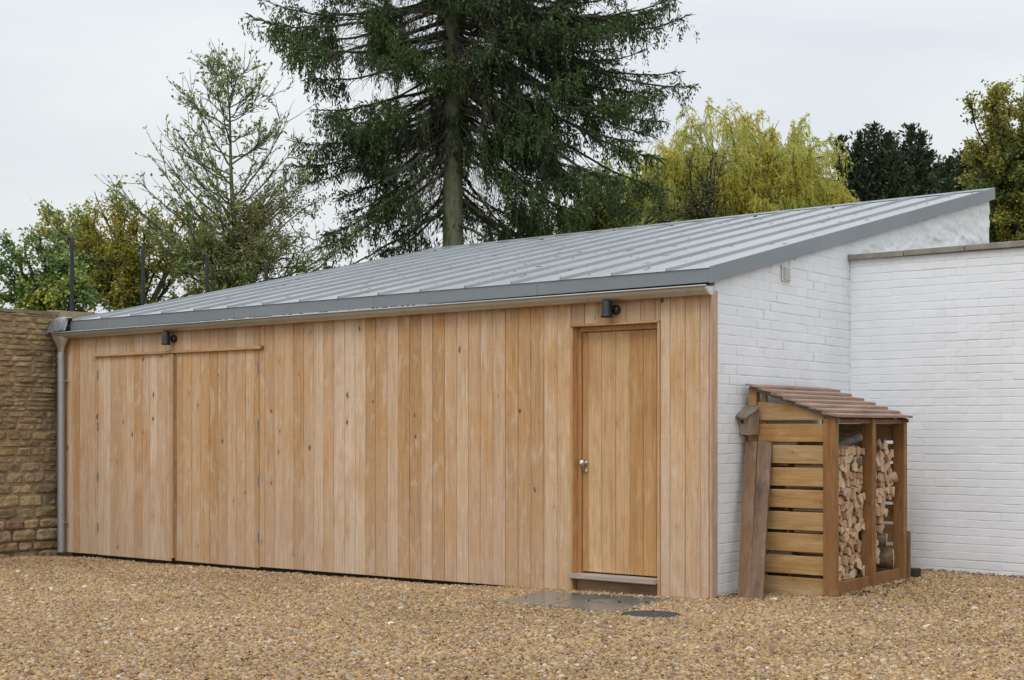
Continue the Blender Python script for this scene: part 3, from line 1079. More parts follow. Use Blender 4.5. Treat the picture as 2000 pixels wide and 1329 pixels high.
# stop end with rolled rim
bm = bmesh.new()
vs_ = [bm.verts.new((0, y, z)) for y, z in prof[2:-1]]
bm.faces.new(vs_)
vs2 = [bm.verts.new((.006, y * 1.04, z * 1.04)) for y, z in prof[2:-1]]
vs3 = [bm.verts.new((-.012, y * 1.05, z * 1.05)) for y, z in prof[2:-1]]
vs4 = [bm.verts.new((.006, y * .90, z * .90 - .002)) for y, z in prof[2:-1]]
for i in range(len(vs2) - 1):
    bm.faces.new((vs2[i], vs2[i + 1], vs3[i + 1], vs3[i]))
    bm.faces.new((vs4[i], vs4[i + 1], vs2[i + 1], vs2[i]))
me = bpy.data.meshes.new('stop_end')
bm.to_mesh(me)
bm.free()
me.materials.append(plain('bright zinc stop end', (.66, .67, .68), .4, .4, .05))
put('stop_end', me, gut, (.0605, 0, 0))
for ub in (-.118, -1.067, -2.059, -3.055, -4.03, -5.023, -5.449 - .1, -5.995 - .2, -6.991, -7.6):
    V, F = [], []
    r = R_G + .0035
    pts = [(-r - .004, .012)] + [(-r * math.cos(a), -r * math.sin(a)) for a in [math.pi * k / 12 for k in range(13)]] + [(r, .012)]
    for y, z in pts:
        V += [(-.007, y, z), (.007, y, z)]
    for i in range(len(pts) - 1):
        F.append((2 * i, 2 * i + 2, 2 * i + 3, 2 * i + 1))
    put('gutter_bracket', mesh_py('gutter_bracket', V, F, [M_gutter], True), gut, (ub, 0, .0040 * ub))
pipe = bpy.data.objects.new('downpipe', None)
COL.objects.link(pipe)
pipe.parent = shed
pipe.location = (-8.215, -.172, -.05)
put('pipe', lathe([(.039, 0), (.039, .5), (.0395, 1.0), (.039, 2.24)], 20, M_pipe, 'pipe', close=False), pipe)
put('pipe_socket', lathe([(.0415, 0), (.0415, .06)], 20, M_pipe, 'pipe_socket', close=False), pipe, (0, 0, 2.17))
put('hopper', lathe([(.040, 0), (.042, .03), (.060, .09), (.105, .165), (.108, .19)], 20, M_gutter, 'hopper', close=False), pipe, (0, 0, 2.225), scale=(1.15, .62, 1))
for z in (1.92, .335):
    b_ = bpy.data.meshes.new('pipe_clip')
    bm = bmesh.new()
    bmesh.ops.create_cone(bm, cap_ends=False, segments=20, radius1=.0425, radius2=.0425, depth=.016)
    bmesh.ops.create_cube(bm, size=1, matrix=Matrix.Translation((.050, .03, 0)) @ Matrix.Diagonal((.03, .012, .022, 1)))
    bmesh.ops.create_cube(bm, size=1, matrix=Matrix.Translation((.03, .06, 0)) @ Matrix.Diagonal((.012, .06, .012, 1)))
    bm.to_mesh(b_)
    bm.free()
    b_.materials.append(M_gutter)
    put('pipe_clip', b_, pipe, (0, 0, z))

# ---- white brick gable of the shed
gable = bpy.data.objects.new('gable_wall', None)
COL.objects.link(gable)
gable.parent = shed
ROUGH_V = 2.74
H_END = roof_z(0, 6.38) - .06
# backing wall body (mortar plane 4 mm behind the brick faces)
V = [(-.004, .0, -.1), (-.004, ROUGH_V, -.1), (-.004, ROUGH_V, roof_z(0, ROUGH_V) - .04), (-.004, .0, roof_z(0, 0) - .04),
     (-.21, .0, -.1), (-.21, ROUGH_V, -.1), (-.21, ROUGH_V, roof_z(0, ROUGH_V) - .04), (-.21, .0, roof_z(0, 0) - .04)]
F = [(0, 1, 2, 3), (4, 0, 3, 7), (5, 4, 7, 6), (1, 5, 6, 2)]
put('mortar_bed', mesh_py('mortar_bed', V, F, [M_paint]), gable)


def brick_mesh(L, h, mat, soft=.006):
    """a painted brick, face towards +x... local: length along y, height z, face at x=0"""
    j = .0026
    J = lambda: random.uniform(-j, j)
    V, F = [], []
    # 4x3 grid softly crowned face, then sides
    ny, nz = 5, 3
    for k in range(nz + 1):
        for i in range(ny + 1):
            y = L * i / ny
            z = h * k / nz
            edge = i in (0, ny) or k in (0, nz)
            x = -.0019 if k in (0, nz) else (-.0005 if i in (0, ny) else random.uniform(-.0008, .0003))
            V.append((x, y + (J() if edge and 0 < i < ny else 0), z + (J() if edge else 0)))
    # pull first interior ring near to the edge so the face is flat with a soft arris
    def P(i, k):
        return k * (ny + 1) + i
    for k in range(nz + 1):
        for i in range(ny + 1):
            x, y, z = V[P(i, k)]
            if i == 1: y = soft + random.uniform(0, .003)
            if i == ny - 1: y = L - soft - random.uniform(0, .003)
            if k == 1: z = soft + random.uniform(0, .002)
            if k == nz - 1: z = h - soft - random.uniform(0, .002)
            V[P(i, k)] = (x, y, z)
    for k in range(nz):
        for i in range(ny):
            F.append((P(i, k), P(i + 1, k), P(i + 1, k + 1), P(i, k + 1)))
    me = mesh_py('brick', V, F, [mat])
    return me


def bricks(parent, y_max, z_of, L, h, z0, y0=0.0, limit=300, name='brick', y_vis=None, x0=0.0, skip=None, z_top_vis=9):
    """lays a stretcher bond; the `limit` most visible bricks are parts, the rest one stuff part"""
    meshes = [brick_mesh(L - .0020, h - .0022, M_paint) for _ in range(10)]
    halves = [brick_mesh(L / 2 - .0020, h - .0022, M_paint) for _ in range(4)]
    jobs = []
    r = 0
    z = z0
    while z < 5:
        y = y0 - (L / 2 if r % 2 else 0)
        while y < y_max:
            if y < y0 - 1e-6:
                jobs.append((y0, z, True))
            elif y + L > y_max + .02:
                if y + L / 2 < y_max + .03:
                    jobs.append((y, z, True))
            else:
                jobs.append((y, z, False))
            y += L
        z += h
        r += 1
    jobs = [j for j in jobs if j[1] + h * .6 < min(z_of(j[0]), z_of(j[0] + (L / 2 if j[2] else L)))]
    if skip:
        jobs = [j for j in jobs if not skip(j[0], j[1])]
    jobs.sort(key=y_vis)
    rest = []
    for n_, (y, z, hf) in enumerate(jobs):
        me = random.choice(halves if hf else meshes)
        dx = x0 + random.uniform(-.0010, .0008) + .003 * mnoise.noise(Vector((y * 1.3, z * 3, 4)))
        dy, dz = random.uniform(-.0012, .0012), random.uniform(-.0014, .0014) - .0015 + .0045 * mnoise.noise(Vector((y * .9, z * 40, x0)))
        if n_ < limit:
            put(name, me, parent, (dx, y + .0018 + dy, z + .004 + dz), rot=(random.uniform(-.008, .008), 0, 0))
        else:
            rest.append((me, (dx, y + .0018 + dy, z + .004 + dz)))
    if rest:
        Vs, Fs = [], []
        for me, off in rest:
            b = len(Vs)
            Vs += [tuple(v.co[i] + off[i] for i in range(3)) for v in me.vertices]
            Fs += [tuple(b + q for q in p.vertices) for p in me.polygons]
        put('brickwork', mesh_py('brickwork', Vs, Fs, [M_paint]), parent, kind='stuff')


def hidden_gable(y, z):
    return 0


bricks(gable, 2.66, lambda y: roof_z(0, y) - .09, .236, .0787, -.045,
       y_vis=lambda j: (0 if (j[1] > 1.45 or j[0] < .3) else 1, j[0]), limit=300)
# painted rubble in the upper right part of the gable
nv_, nz_ = 150, 70
V, F = [], []
for i in range(nv_ + 1):
    v = 2.56 + (6.36 - 2.56) * i / nv_
    zt = roof_z(0, v) - .05
    for k in range(nz_ + 1):
        z = 2.3 + (zt - 2.3) * k / nz_
        n1 = mnoise.noise(Vector((v * 5.5, z * 12, 2.2)))
        n2 = mnoise.noise(Vector((v * 15, z * 24, 7.7)))
        cell = mnoise.cell(Vector((v * 6 + .6 * n1, z * 13, 3)))
        fade = min(1, max(0, (v - 2.62) / .35))
        V.append((-.004 + fade * (.006 * n1 + .009 * n2 + .008 * (cell - .5)), v, z))
for i in range(nv_):
    for k in range(nz_):
        q = i * (nz_ + 1) + k
        F.append((q, q + nz_ + 1, q + nz_ + 2, q + 1))
put('rough_painted_stonework', mesh_py('rubble', V, F, [M_paint], True), gable)
V = [(-.012, 2.5, -.1), (-.012, 6.36, -.1), (-.012, 6.36, 2.4), (-.012, 2.5, 2.4), (-.3, 6.36, -.1), (-.3, 6.36, 3.98), (-.012, 6.36, 3.98)]
put('rear_corner', mesh_py('rear_corner', V, [(0, 1, 2, 3), (1, 4, 5, 6)], [M_paint]), gable)
put('back_wall', mesh_py('back_wall', [(-8.4, 6.34, -.2), (-.02, 6.34, -.2), (-.02, 6.34, 3.98), (-8.4, 6.34, 3.93)], [(1, 0, 3, 2)], [M_paint]), shed)
# vent grille
vent = bpy.data.objects.new('wall_vent', None)
COL.objects.link(vent)
vent.parent = shed
vent.location = (.004, 1.135, 2.585)
put('vent_frame', bbox(.155, .012, .135, .004, M_vent, 'vent_frame'), vent, (.012, .0775, 0), rot=(0, 0, math.radians(90)))
for k in range(8):
    put('louvre', bbox(.118, .010, .008, .001, M_vent, 'louvre'), vent, (.0235, .0775, .014 + k * .0135), rot=(0, math.radians(0), math.radians(90)))
put('vent_dark', bbox(.122, .002, .112, 0, plain('vent shade', (.36, .35, .33), .8), 'vent_dark'), vent, (.0138, .0775, .011), rot=(0, 0, math.radians(90)))

# ------------------------------------------------------------------ white garden wall on the right
gw = thing('garden_wall', 'white painted brick wall with grey coping, right of the log store', 'wall', (0, 2.535, 0))
WTOP = 2.885


def wall_local(me_, **k):
    return me_


gwb = bpy.data.objects.new('brick_face', None)
COL.objects.link(gwb)
gwb.parent = gw
gwb.rotation_euler = (0, 0, math.radians(-90))      # brick local y (length) -> wall u ; local x (face) -> -v
bricks(gwb, 4.4, lambda y: WTOP + .012, .199, .0714, -.035,
       y_vis=lambda j: (0 if (j[0] < 1.75) else 1, 0 if (j[0] > .62 or j[1] > 1.2) else 1, j[0]), limit=300)
put('wall_body', mesh_py('wall_body', [(.0, .004, -.1), (4.4, .004, -.1), (4.4, .004, WTOP), (.0, .004, WTOP), (0, .23, -.1), (4.4, .23, -.1), (4.4, .23, WTOP), (0, .23, WTOP)],
    [(0, 1, 2, 3), (1, 5, 6, 2), (5, 4, 7, 6), (3, 2, 6, 7)], [M_paint]), gw)
cj = [-.02, .53, 1.085, 1.66, 2.24, 2.82, 3.4, 4.0, 4.44]
for a, b in zip(cj[:-1], cj[1:]):
    bm = bmesh.new()
    bmesh.ops.create_cube(bm, size=1, matrix=Matrix.Translation(((a + b) / 2, .105, WTOP + .028)) @ Matrix.Diagonal((b - a - .008, .30, .052, 1)))
    bmesh.ops.bevel(bm, geom=bm.edges[:], offset=.005, segments=1, affect='EDGES')
    for v in bm.verts:
        v.co.z += .003 * mnoise.noise(v.co * 5)
    me = bpy.data.meshes.new('coping_stone')
    bm.to_mesh(me)
    bm.free()
    me.materials.append(M_coping)
    put('coping_stone', me, gw, (0, 0, .003 * a))
put('coping_mortar', bbox(4.38, .26, .05, 0, plain('mossy mortar', (.17, .15, .07), .95, 0, .3, 30), 'coping_mortar'), gw, (2.21, -.030, WTOP + .001))

# ------------------------------------------------------------------ old stone wall on the left
sw = thing('stone_wall', 'old yellow limestone rubble wall left of the shed with grey downpipe', 'wall', (-8.47, 0, 0))


def stone_mesh(L, h, d=.09):
    bm = bmesh.new()
    nx_, nz_ = max(4, min(9, int(L / .028))), 5
    grid = {}
    ph = random.uniform(0, 99)
    for i in range(nx_ + 1):
        for k in range(nz_ + 1):
            fy, fz = i / nx_, k / nz_
            cy = 1 - (2 * fy - 1) ** 4
            cz = 1 - (2 * fz - 1) ** 4
            y = L * fy
            z = h * fz
            # round off the corners
            y += (.5 - fy) * (.14 * h) * (1 - cz) + .006 * mnoise.noise(Vector((ph, z * 20, 1)))
            z += (.5 - fz) * (.22 * h) * (1 - cy)
            x = -.018 + .022 * min(1, 2.2 * cy) * min(1, 2.0 * cz) + .016 * mnoise.noise(Vector((y * 13 + ph, z * 15, ph))) + .006 * mnoise.noise(Vector((y * 40 + ph, z * 40, ph)))
            z += .010 * mnoise.noise(Vector((y * 9 + ph, 3 + k, ph)))
            grid[i, k] = bm.verts.new((x, y, z))
    for i in range(nx_):
        for k in range(nz_):
            bm.faces.new((grid[i, k], grid[i + 1, k], grid[i + 1, k + 1], grid[i, k + 1]))
    me = bpy.data.meshes.new('stone')
    bm.to_mesh(me)
    bm.free()
    me.materials.append(M_stone)
    return me


M_redstone = plain('dark red ironstone', (.23, .135, .09), .95, 0, .45, 12, .9, 40)


def lay_stones():
    jobs = []
    z = -.16
    rs = random.Random(5)
    while z < 2.60:
        low = z < .8
        h = rs.uniform(.09, .155) if low else (rs.uniform(.038, .072) if z > 1.5 else rs.uniform(.055, .12))
        if z + h > 2.63:
            h = 2.63 - z
        y = .03
        while y < 3.2:
            L = rs.uniform(.13, .36) * (1.15 if h < .07 else .95)
            jobs.append((y, z, L, h, rs.random()))
            y += L
        z += h
    jobs.sort(key=lambda j: j[0])
    rest = []
    for n_, (y, z, L, h, r_) in enumerate(jobs):
        random.seed(int(r_ * 1e6))
        me = stone_mesh(L - .007, h - .007)
        off = (random.uniform(-.006, .012) + (.035 if z < .25 else 0), -(y + L), z)
        if .10 < z < .24 and .35 < y < .62:
            me.materials[0] = M_redstone
        if n_ < 290:
            put('stone', me, sw, off, rot=(random.uniform(-.03, .03), 0, 0))
        else:
            rest.append((me, off))
    Vs, Fs = [], []
    for me, off in rest:
        b = len(Vs)
        Vs += [tuple(v.co[i] + off[i] for i in range(3)) for v in me.vertices]
        Fs += [tuple(b + q for q in p.vertices) for p in me.polygons]
    put('stonework', mesh_py('stonework', Vs, Fs, [M_stone], True), sw, kind='stuff')


lay_stones()
random.seed(21)


def wavy_box(x0, x1, y0, y1, z0, z1, mat, name, amp=.01, ny=40):
    V, F = [], []
    for j in range(ny + 1):
        y = y0 + (y1 - y0) * j / ny
        for (x, z) in ((x1, z0), (x1, z1), ((x0 + x1) / 2, z1 + amp), (x0, z1), (x0, z0)):
            nz = mnoise.noise(Vector((x * 3, y * 4, z * 3)))
            V.append((x + amp * nz, y, z + (amp * nz if z > z0 else 0)))
    for j in range(ny):
        for i in range(4):
            q = j * 5 + i
            F.append((q, q + 5, q + 6, q + 1))
    F.append((4, 3, 2, 1, 0))
    F.append(tuple(ny * 5 + i for i in range(5)))
    me = mesh_py(name, V, F, [mat])
    return me


put('wall_core', wavy_box(-.42, -.010, -3.3, 8.0, -.2, 2.62, M_mortar, 'wall_core', .006), sw)
put('wall_capping', wavy_box(-.46, .015, -3.3, -.02, 2.622, 2.66, M_mosscope, 'wall_capping', .012), sw)
put('wall_capping', wavy_box(-.42, -.03, .02, 8.0, 2.60, 2.685, plain('sandy wall head', (.36, .28, .17), .95, 0, .25, 10, .6, 40), 'wall_capping', .012), sw)

# black posts on the wall
PN = ['black metal post with curled top on the stone wall, nearest the front', 'black metal post with curled top, second from the front along the boundary wall',
      'black metal post rising behind the zinc roof, third from the front', 'short-looking black post at the roof edge beneath the conical tree, farthest from the front']
for k, vpos in enumerate((.28, 1.30, 2.31, 3.33)):
    t = thing('fence_post', PN[k], 'post', (-8.65, vpos, 2.66), group='black posts along the boundary wall')
    put('upright', bbox(.036, .036, .86, .003, M_black, 'upright'), t, (0, -.018, 0))
    a_ = np.linspace(0, 3.6, 12)
    pts = np.stack([-.035 + .038 * np.cos(a_), np.zeros(12), .86 + .045 * np.sin(a_)], 1)[None]
    V_, F_ = tubes(pts, np.full((1, 12), .014), 7)
    put('curl', mesh_np('curl', V_, F_, M_black, True), t)
    put('base_plate', bbox(.10, .10, .012, .002, M_black, 'base_plate'), t, (0, -.05, 0))

# ------------------------------------------------------------------ wall lamps
for (u, z, lab) in ((-.846, 2.300, 'black downlight spot fixed above the entrance door'), (-6.345, 2.272, 'black downlight spot fixed above the garage doors')):
    t = thing('wall_lamp', lab, 'wall lamp', (u, -.1, z), group='black wall spotlights on the cladding')
    put('wall_plate', lathe([(0, 0), (.038, 0), (.040, .006), (.040, .026), (.034, .034), (0, .034)], 22, M_black, 'wall_plate', 'Y'), t, (0, -.0005, 0))
    put('arm', bbox(.028, .055, .026, .005, M_black, 'arm'), t, (-.014, -.080, -.004))
    t2 = put('lamp_body', lathe([(0, .115), (.030, .115), (.034, .108), (.035, .045), (.037, .040), (.037, .012), (.042, .004), (.042, -.006), (.036, -.006), (.030, .01), (0, .012)], 24, M_black, 'lamp_body', close=False), t, (-.040, -.085, -.056), scale=(1.18, 1.18, 1.12))
    put('screw', lathe([(0, 0), (.006, 0), (.006, .003), (0, .004)], 10, M_steel, 'screw', 'Y'), t, (.014, -.0345, .010))

# ------------------------------------------------------------------ slabs, manhole cover
SL = [([(-1.21, -1.17), (-.76, -1.17), (-.95, -.335), (-1.41, -.42)], 'grey wet paving slab at the left end of the doorstep'),
      ([(-.753, -1.17), (-.13, -1.17), (-.29, -.22), (-.943, -.333)], 'large wet paving slab with fallen leaves in front of the door')]


def in_quad(u, v, q, grow=0.0):
    ok = np.ones(np.shape(u), bool)
    for i in range(4):
        a, b = q[i], q[(i + 1) % 4]
        L_ = math.hypot(b[0] - a[0], b[1] - a[1])
        ok &= ((b[0] - a[0]) * (v - a[1]) - (b[1] - a[1]) * (u - a[0])) / L_ > -grow
    return ok


for q, lab in SL:
    cu, cv = sum(p[0] for p in q) / 4, sum(p[1] for p in q) / 4
    e_ = .006
    V = [(a - cu, b - cv, 0) for a, b in q] + [(a - cu, b - cv, .028) for a, b in q] + [((a - cu) * (1 - e_ * 2), (b - cv) * (1 - e_ * 2), .031) for a, b in q]
    F = [(8, 9, 10, 11)] + [(k * 4 + i, k * 4 + (i + 1) % 4, (k + 1) * 4 + (i + 1) % 4, (k + 1) * 4 + i) for k in range(2) for i in range(4)]
    t = thing('paving_slab', lab, 'paving slab', (cu, cv, -.017), group='slabs at the door', me=mesh_py('paving_slab', V, F, [M_slab]))
t = thing('manhole_cover', 'round dark grey plastic manhole cover sunk in the gravel beside the slabs', 'manhole cover', (.11, -1.12, -.004))
put('lid', lathe([(0, .020), (.185, .020), (.190, .016), (.190, 0)], 40, M_cover, 'lid', close=False), t)
put('rim', lathe([(.193, 0), (.193, .018), (.212, .018), (.214, 0)], 40, M_black, 'rim', close=False), t)

# ------------------------------------------------------------------ log store
LS = thing('log_store', 'open-fronted slatted timber log store with lapped board roof against the white wall', 'log store', (0, 0, 0))


def lsbox(nm, u0, u1, v0, v1, z0, z1, mat, b=.003, rot=None, parent=None):
    me = bbox(u1 - u0, v1 - v0, z1 - z0, b, mat, nm)
    return put(nm, me, parent or LS, ((u0 + u1) / 2, v0, z0), rot=rot or (0, 0, 0))


def ls_roofz(u):
    return 1.69 - (u - .06) * (.27 / .77)


for (v0, v1) in ((.455, .525), (1.175, 1.245), (1.835, 1.905)):
    lsbox('post', .700, .800, v0, v1, -.03 + .02 * v0, ls_roofz(.80) - .012, M_post)
M_post2 = wood('paler back posts', [(0, (.42, .24, .085)), (1, (.46, .27, .10))], knots=.9, blotch=.4, streak=(.3, .14, .05), width=.09)
for (v0, v1) in ((.470, .535), (1.835, 1.895)):
    lsbox('post', .045, .115, v0, v1, -.03, ls_roofz(.09) - .012, M_post2)
lsbox('post', .150, .185, .505, .535, 0, ls_roofz(.17) - .012, M_post2)
# slatted sides (left side is the one in view)
for side, v0 in enumerate((.478, 1.882)):
    for k in range(9):
        z0 = .018 + k * .1735
        z1 = z0 + .146
        ua, ub = (.120, .698) if k < 8 else (.125, .640)
        if k < 8:
            o = lsbox('slat', ua, ub, v0, v0 + .020, z0 + random.uniform(-.003, .003), z1 + random.uniform(-.003, .003), M_slat)
            o.rotation_euler = (0, random.uniform(-.004, .004), 0)
        else:
            # top slat cut to the slope of the roof
            zc = lambda u: min(z1, ls_roofz(u) - .028)
            uu = [ua, .44, ub + .055]
            V = []
            for y in (0, .020):
                for u in uu:
                    V += [(u, y, z0), (u, y, max(zc(u), z0 + .004))]
            F = []
            for i in range(2):
                a = i * 2
                F.append((a, a + 2, a + 3, a + 1))
                F.append((a + 6, a + 7, a + 9, a + 8))
                F.append((a + 1, a + 3, a + 9, a + 7))
                F.append((a, a + 6, a + 8, a + 2))
            F += [(0, 1, 7, 6), (4, 10, 11, 5)]
            V = [(x - .4, y, z - z0) for x, y, z in V]
            put('slat', mesh_py('slat', V, F, [M_slat]), LS, (.4, v0, z0))
# back boards along the wall
for k in range(7):
    lsbox('back_rail', .050, .068, .54, 1.83, .10 + k * .22, .10 + k * .22 + .10, M_post2)
lsbox('sill_rail', .735, .775, .525, 1.175, .03, .135, M_post)
lsbox('sill_rail', .735, .775, 1.245, 1.835, .05, .150, M_post)
lsbox('floor_rail', .10, .70, .53, 1.83, .01, .05, M_post)
lsbox('top_rail', .745, .785, .525, 1.835, ls_roofz(.80) - .052, ls_roofz(.80) - .016, M_post)
sl = math.atan(.27 / .77)
for v0 in (.470, 1.850):
    V = [(.06, 0, 1.69 - .034), (.83, 0, 1.42 - .034), (.83, 0, 1.42 - .004), (.06, 0, 1.69 - .004)]
    V = V + [(x, .03, z) for x, _, z in V]
    put('rafter', mesh_py('rafter', V, [(0, 1, 2, 3), (7, 6, 5, 4), (0, 4, 5, 1), (1, 5, 6, 2), (2, 6, 7, 3), (3, 7, 4, 0)], [M_birdroof]), LS, (0, v0 - .012, 0))
nb = 7
bw = .77 / nb
for k in range(nb):
    ua = .055 + k * bw
    zc = ls_roofz(ua + bw / 2)
    V = []
    # lapped board: lower edge proud of the board below
    x0, x1 = -bw / 2 - .01, bw / 2 + .018
    zt0, zt1 = -x0 * math.tan(sl) + .004, -x1 * math.tan(sl) + .030
    n_ = 8
    y0, y1 = random.uniform(-.004, .004), 1.50 + random.uniform(-.005, .005)
    for j in range(n_ + 1):
        y = y0 + (y1 - y0) * j / n_
        wv = .004 * mnoise.noise(Vector((k * 3.3, y * 2, 0)))
        V += [(x0, y, zt0 + wv), (x1 + wv * .6, y, zt1 + wv), (x1 + wv * .6, y, zt1 - .019 + wv), (x0, y, zt0 - .012 + wv)]
    F = []
    for j in range(n_):
        for i in range(4):
            a, b = j * 4 + i, j * 4 + (i + 1) % 4
            F.append((a, b, b + 4, a + 4))
    F += [(3, 2, 1, 0), tuple(n_ * 4 + i for i in range(4))]
    put('roof_board', mesh_py('roof_board', V, F, [M_rboard]), LS, (ua + bw / 2, .42, zc))

# ---- firewood: cells of a packed cross-section, each a split log
def clip_poly(poly, p, q):
    """keep the part of poly nearer to p than to q"""
    mx_, my_ = (p[0] + q[0]) / 2, (p[1] + q[1]) / 2
    nx_, ny_ = q[0] - p[0], q[1] - p[1]
    out = []
    for i in range(len(poly)):
        a, b = poly[i], poly[(i + 1) % len(poly)]
        da = (a[0] - mx_) * nx_ + (a[1] - my_) * ny_
        db = (b[0] - mx_) * nx_ + (b[1] - my_) * ny_
        if da <= 0:
            out.append(a)
        if (da < 0 < db) or (db < 0 < da):
            f = da / (da - db)
            out.append((a[0] + (b[0] - a[0]) * f, a[1] + (b[1] - a[1]) * f))
    return out


def log_bay(v0, v1, z0, ztop, cell, label, group, rs, u_face=.745, keep=None):
    pts = []
    nyc = int((v1 - v0) / cell)
    z = z0 + cell * .4
    r = 0
    while z < 1.5:
        for i in range(nyc + 1):
            y = v0 + (i + (.5 if r % 2 else .0)) * (v1 - v0) / nyc + rs.uniform(-.36, .36) * cell
            if y < v1 + .03:
                pts.append((min(max(y, v0 + .012), v1 - .012), z + rs.uniform(-.36, .36) * cell, r))
        z += cell * .80
        r += 1
    ORD = 'first second third fourth fifth sixth seventh eighth ninth tenth eleventh twelfth thirteenth fourteenth fifteenth sixteenth seventeenth eighteenth'.split()
    for p in pts:
        if not (v0 - .01 < p[0] < v1 + .01) or p[1] > ztop(p[0]):
            continue
        if keep and not keep(p[0], p[1]):
            continue
        poly = [(v0, z0), (v1, z0), (v1, 1.5), (v0, 1.5)]
        for q in pts:
            if q is not p and abs(q[0] - p[0]) < .3 and abs(q[1] - p[1]) < .3:
                poly = clip_poly(poly, p, q)
        if len(poly) < 3:
            continue
        cy = sum(a[0] for a in poly) / len(poly)
        cz = sum(a[1] for a in poly) / len(poly)
        # shrink, and soften one corner into an arc (bark side)
        s = rs.uniform(.86, .95)
        poly = [((a[0] - cy) * s, (a[1] - cz) * s) for a in poly]
        rounded = []
        kround = rs.randrange(len(poly))
        for i, a in enumerate(poly):
            if i == kround or (i == (kround + 1) % len(poly) and rs.random() < .4):
                pv, nx2 = poly[i - 1], poly[(i + 1) % len(poly)]
                rounded.append((a[0] * .72 + pv[0] * .28, a[1] * .72 + pv[1] * .28))
                rounded.append((a[0] * .90, a[1] * .90))
                rounded.append((a[0] * .72 + nx2[0] * .28, a[1] * .72 + nx2[1] * .28))
            else:
                rounded.append(a)
        poly = rounded
        m_ = len(poly)
        ln = rs.uniform(.30, .38)
        V = [(-.006 + rs.uniform(-.006, .006), a * .95, b * .95) for a, b in poly]
        V += [(-.018, a, b) for a, b in poly]
        V += [(-ln, a * rs.uniform(.85, 1), b * rs.uniform(.85, 1)) for a, b in poly]
        F = [tuple(range(m_))] + [(m_ + i, m_ + (i + 1) % m_, (i + 1) % m_, i) for i in range(m_)]
        F += [(2 * m_ + i, 2 * m_ + (i + 1) % m_, m_ + (i + 1) % m_, m_ + i) for i in range(m_)]
        F.append(tuple(2 * m_ + i for i in range(m_))[::-1])
        barky = rs.random() < .5
        mi = [0] * (1 + m_) + [(1 if (kround <= i <= kround + 3 or barky and i % 2) else 0) for i in range(m_)] + [0]
        me = mesh_py('log', V, F, [M_cut, M_logbark], False, mi)
        uf = u_face + rs.uniform(-.050, .006)
        col_ = sorted(q[0] for q in pts if q[2] == p[2]).index(p[0])
        o = thing('firewood_log', label.format(row=ORD[min(p[2], 17)], col=ORD[min(col_, 17)]), 'log', (uf, cy, cz), group=group, me=me)
        o.rotation_euler = (rs.uniform(-.06, .06), rs.uniform(-.10, .10), -TH + rs.uniform(-.10, .10))


rsl = random.Random(3)
log_bay(.53, 1.170, .13, lambda y: 1.19 - .05 * abs(y - .85), .077, 'split firewood log, {row} row up in the left bay, {col} from the corner post', 'firewood stacked in the left bay', rsl)
log_bay(1.25, 1.76, .155, lambda y: 1.30 - (y - 1.25) * .30, .079, 'split firewood log, {row} row up in the right bay, {col} from the middle post', 'firewood stacked in the right bay', rsl,
        keep=lambda y, z: not (z < .45 and y > 1.50) and not (y > 1.64 and z < .72))
# rows behind the front row, seen through the side slats
log_bay(.53, .66, .08, lambda y: 1.30, .105, 'rough log glimpsed between the side slats, {row} row up, {col} inwards', 'firewood behind the side slats', rsl, u_face=.40)


def round_log(label, u, v, z, r, ln, rot, mat_end=M_cut, mat_side=M_logbark, n_=12, seed=0):
    rs = random.Random(seed)
    bm = bmesh.new()
    V, F = [], []
    rr = [r * rs.uniform(.88, 1.08) for _ in range(n_)]
    for i, x in enumerate((0, -.006, -ln * .5, -ln)):
        for k in range(n_):
            a = 2 * math.pi * k / n_
            s = (.96 if i == 0 else 1.0) * (1 - .06 * (i > 1))
            V.append((x, rr[k] * s * math.cos(a), rr[k] * s * math.sin(a) + .01 * (i == 2)))
    F.append(tuple(range(n_)))
    for i in range(3):
        for k in range(n_):
            k2 = (k + 1) % n_
            F.append(((i + 1) * n_ + k, (i + 1) * n_ + k2, i * n_ + k2, i * n_ + k))
    F.append(tuple(3 * n_ + k for k in range(n_))[::-1])
    mi = [0] * (1 + n_) + [1] * (2 * n_) + [0]
    me = mesh_py('log', V, F, [mat_end, mat_side], False, mi)
    for p_ in me.polygons:
        p_.use_smooth = p_.material_index == 1
    o = thing('firewood_log', label, 'log', (u, v, z), group='odd logs in the log store', me=me)
    o.rotation_euler = (0, rot[0], -TH + rot[1])
    return o


round_log('thick bark-covered round log lying askew at the bottom of the right bay', .76, 1.70, .24, .085, .40, (0, math.radians(28)), n_=10, seed=1)
round_log('barky log with pale cut end lying on the bottom log in the right bay', .75, 1.59, .40, .065, .36, (.05, math.radians(22)), n_=9, seed=2)
round_log('orange-brown half log jutting out beside the right post', .765, 1.76, .93, .048, .38, (-.22, math.radians(30)), mat_side=M_cut, n_=7, seed=3)
round_log('grey curved branch lying slantwise at the top of the left bay', .72, 1.11, 1.27, .036, .62, (-.34, math.radians(60)), mat_side=plain('grey rough bark', (.155, .15, .13), .9, 0, .45, 20, .8, 50), n_=7, seed=4)
round_log('brown log lying crosswise on top of the left stack, below the grey branch', .66, 1.10, 1.16, .052, .56, (0, math.radians(76)), mat_side=plain('red-brown split side', (.24, .13, .07), .85, 0, .3, 20), seed=5)
round_log('barky log lying crosswise directly on the left stack', .69, 1.12, 1.065, .055, .55, (.02, math.radians(70)), seed=6)
round_log('pale split log balanced on the right stack behind the post', .68, 1.52, 1.255, .05, .34, (.1, math.radians(25)), mat_side=M_cut, seed=7)
round_log('short pale log wedged high beside the right-hand slats', .66, 1.74, 1.09, .05, .30, (.2, math.radians(50)), mat_side=M_cut, seed=8)

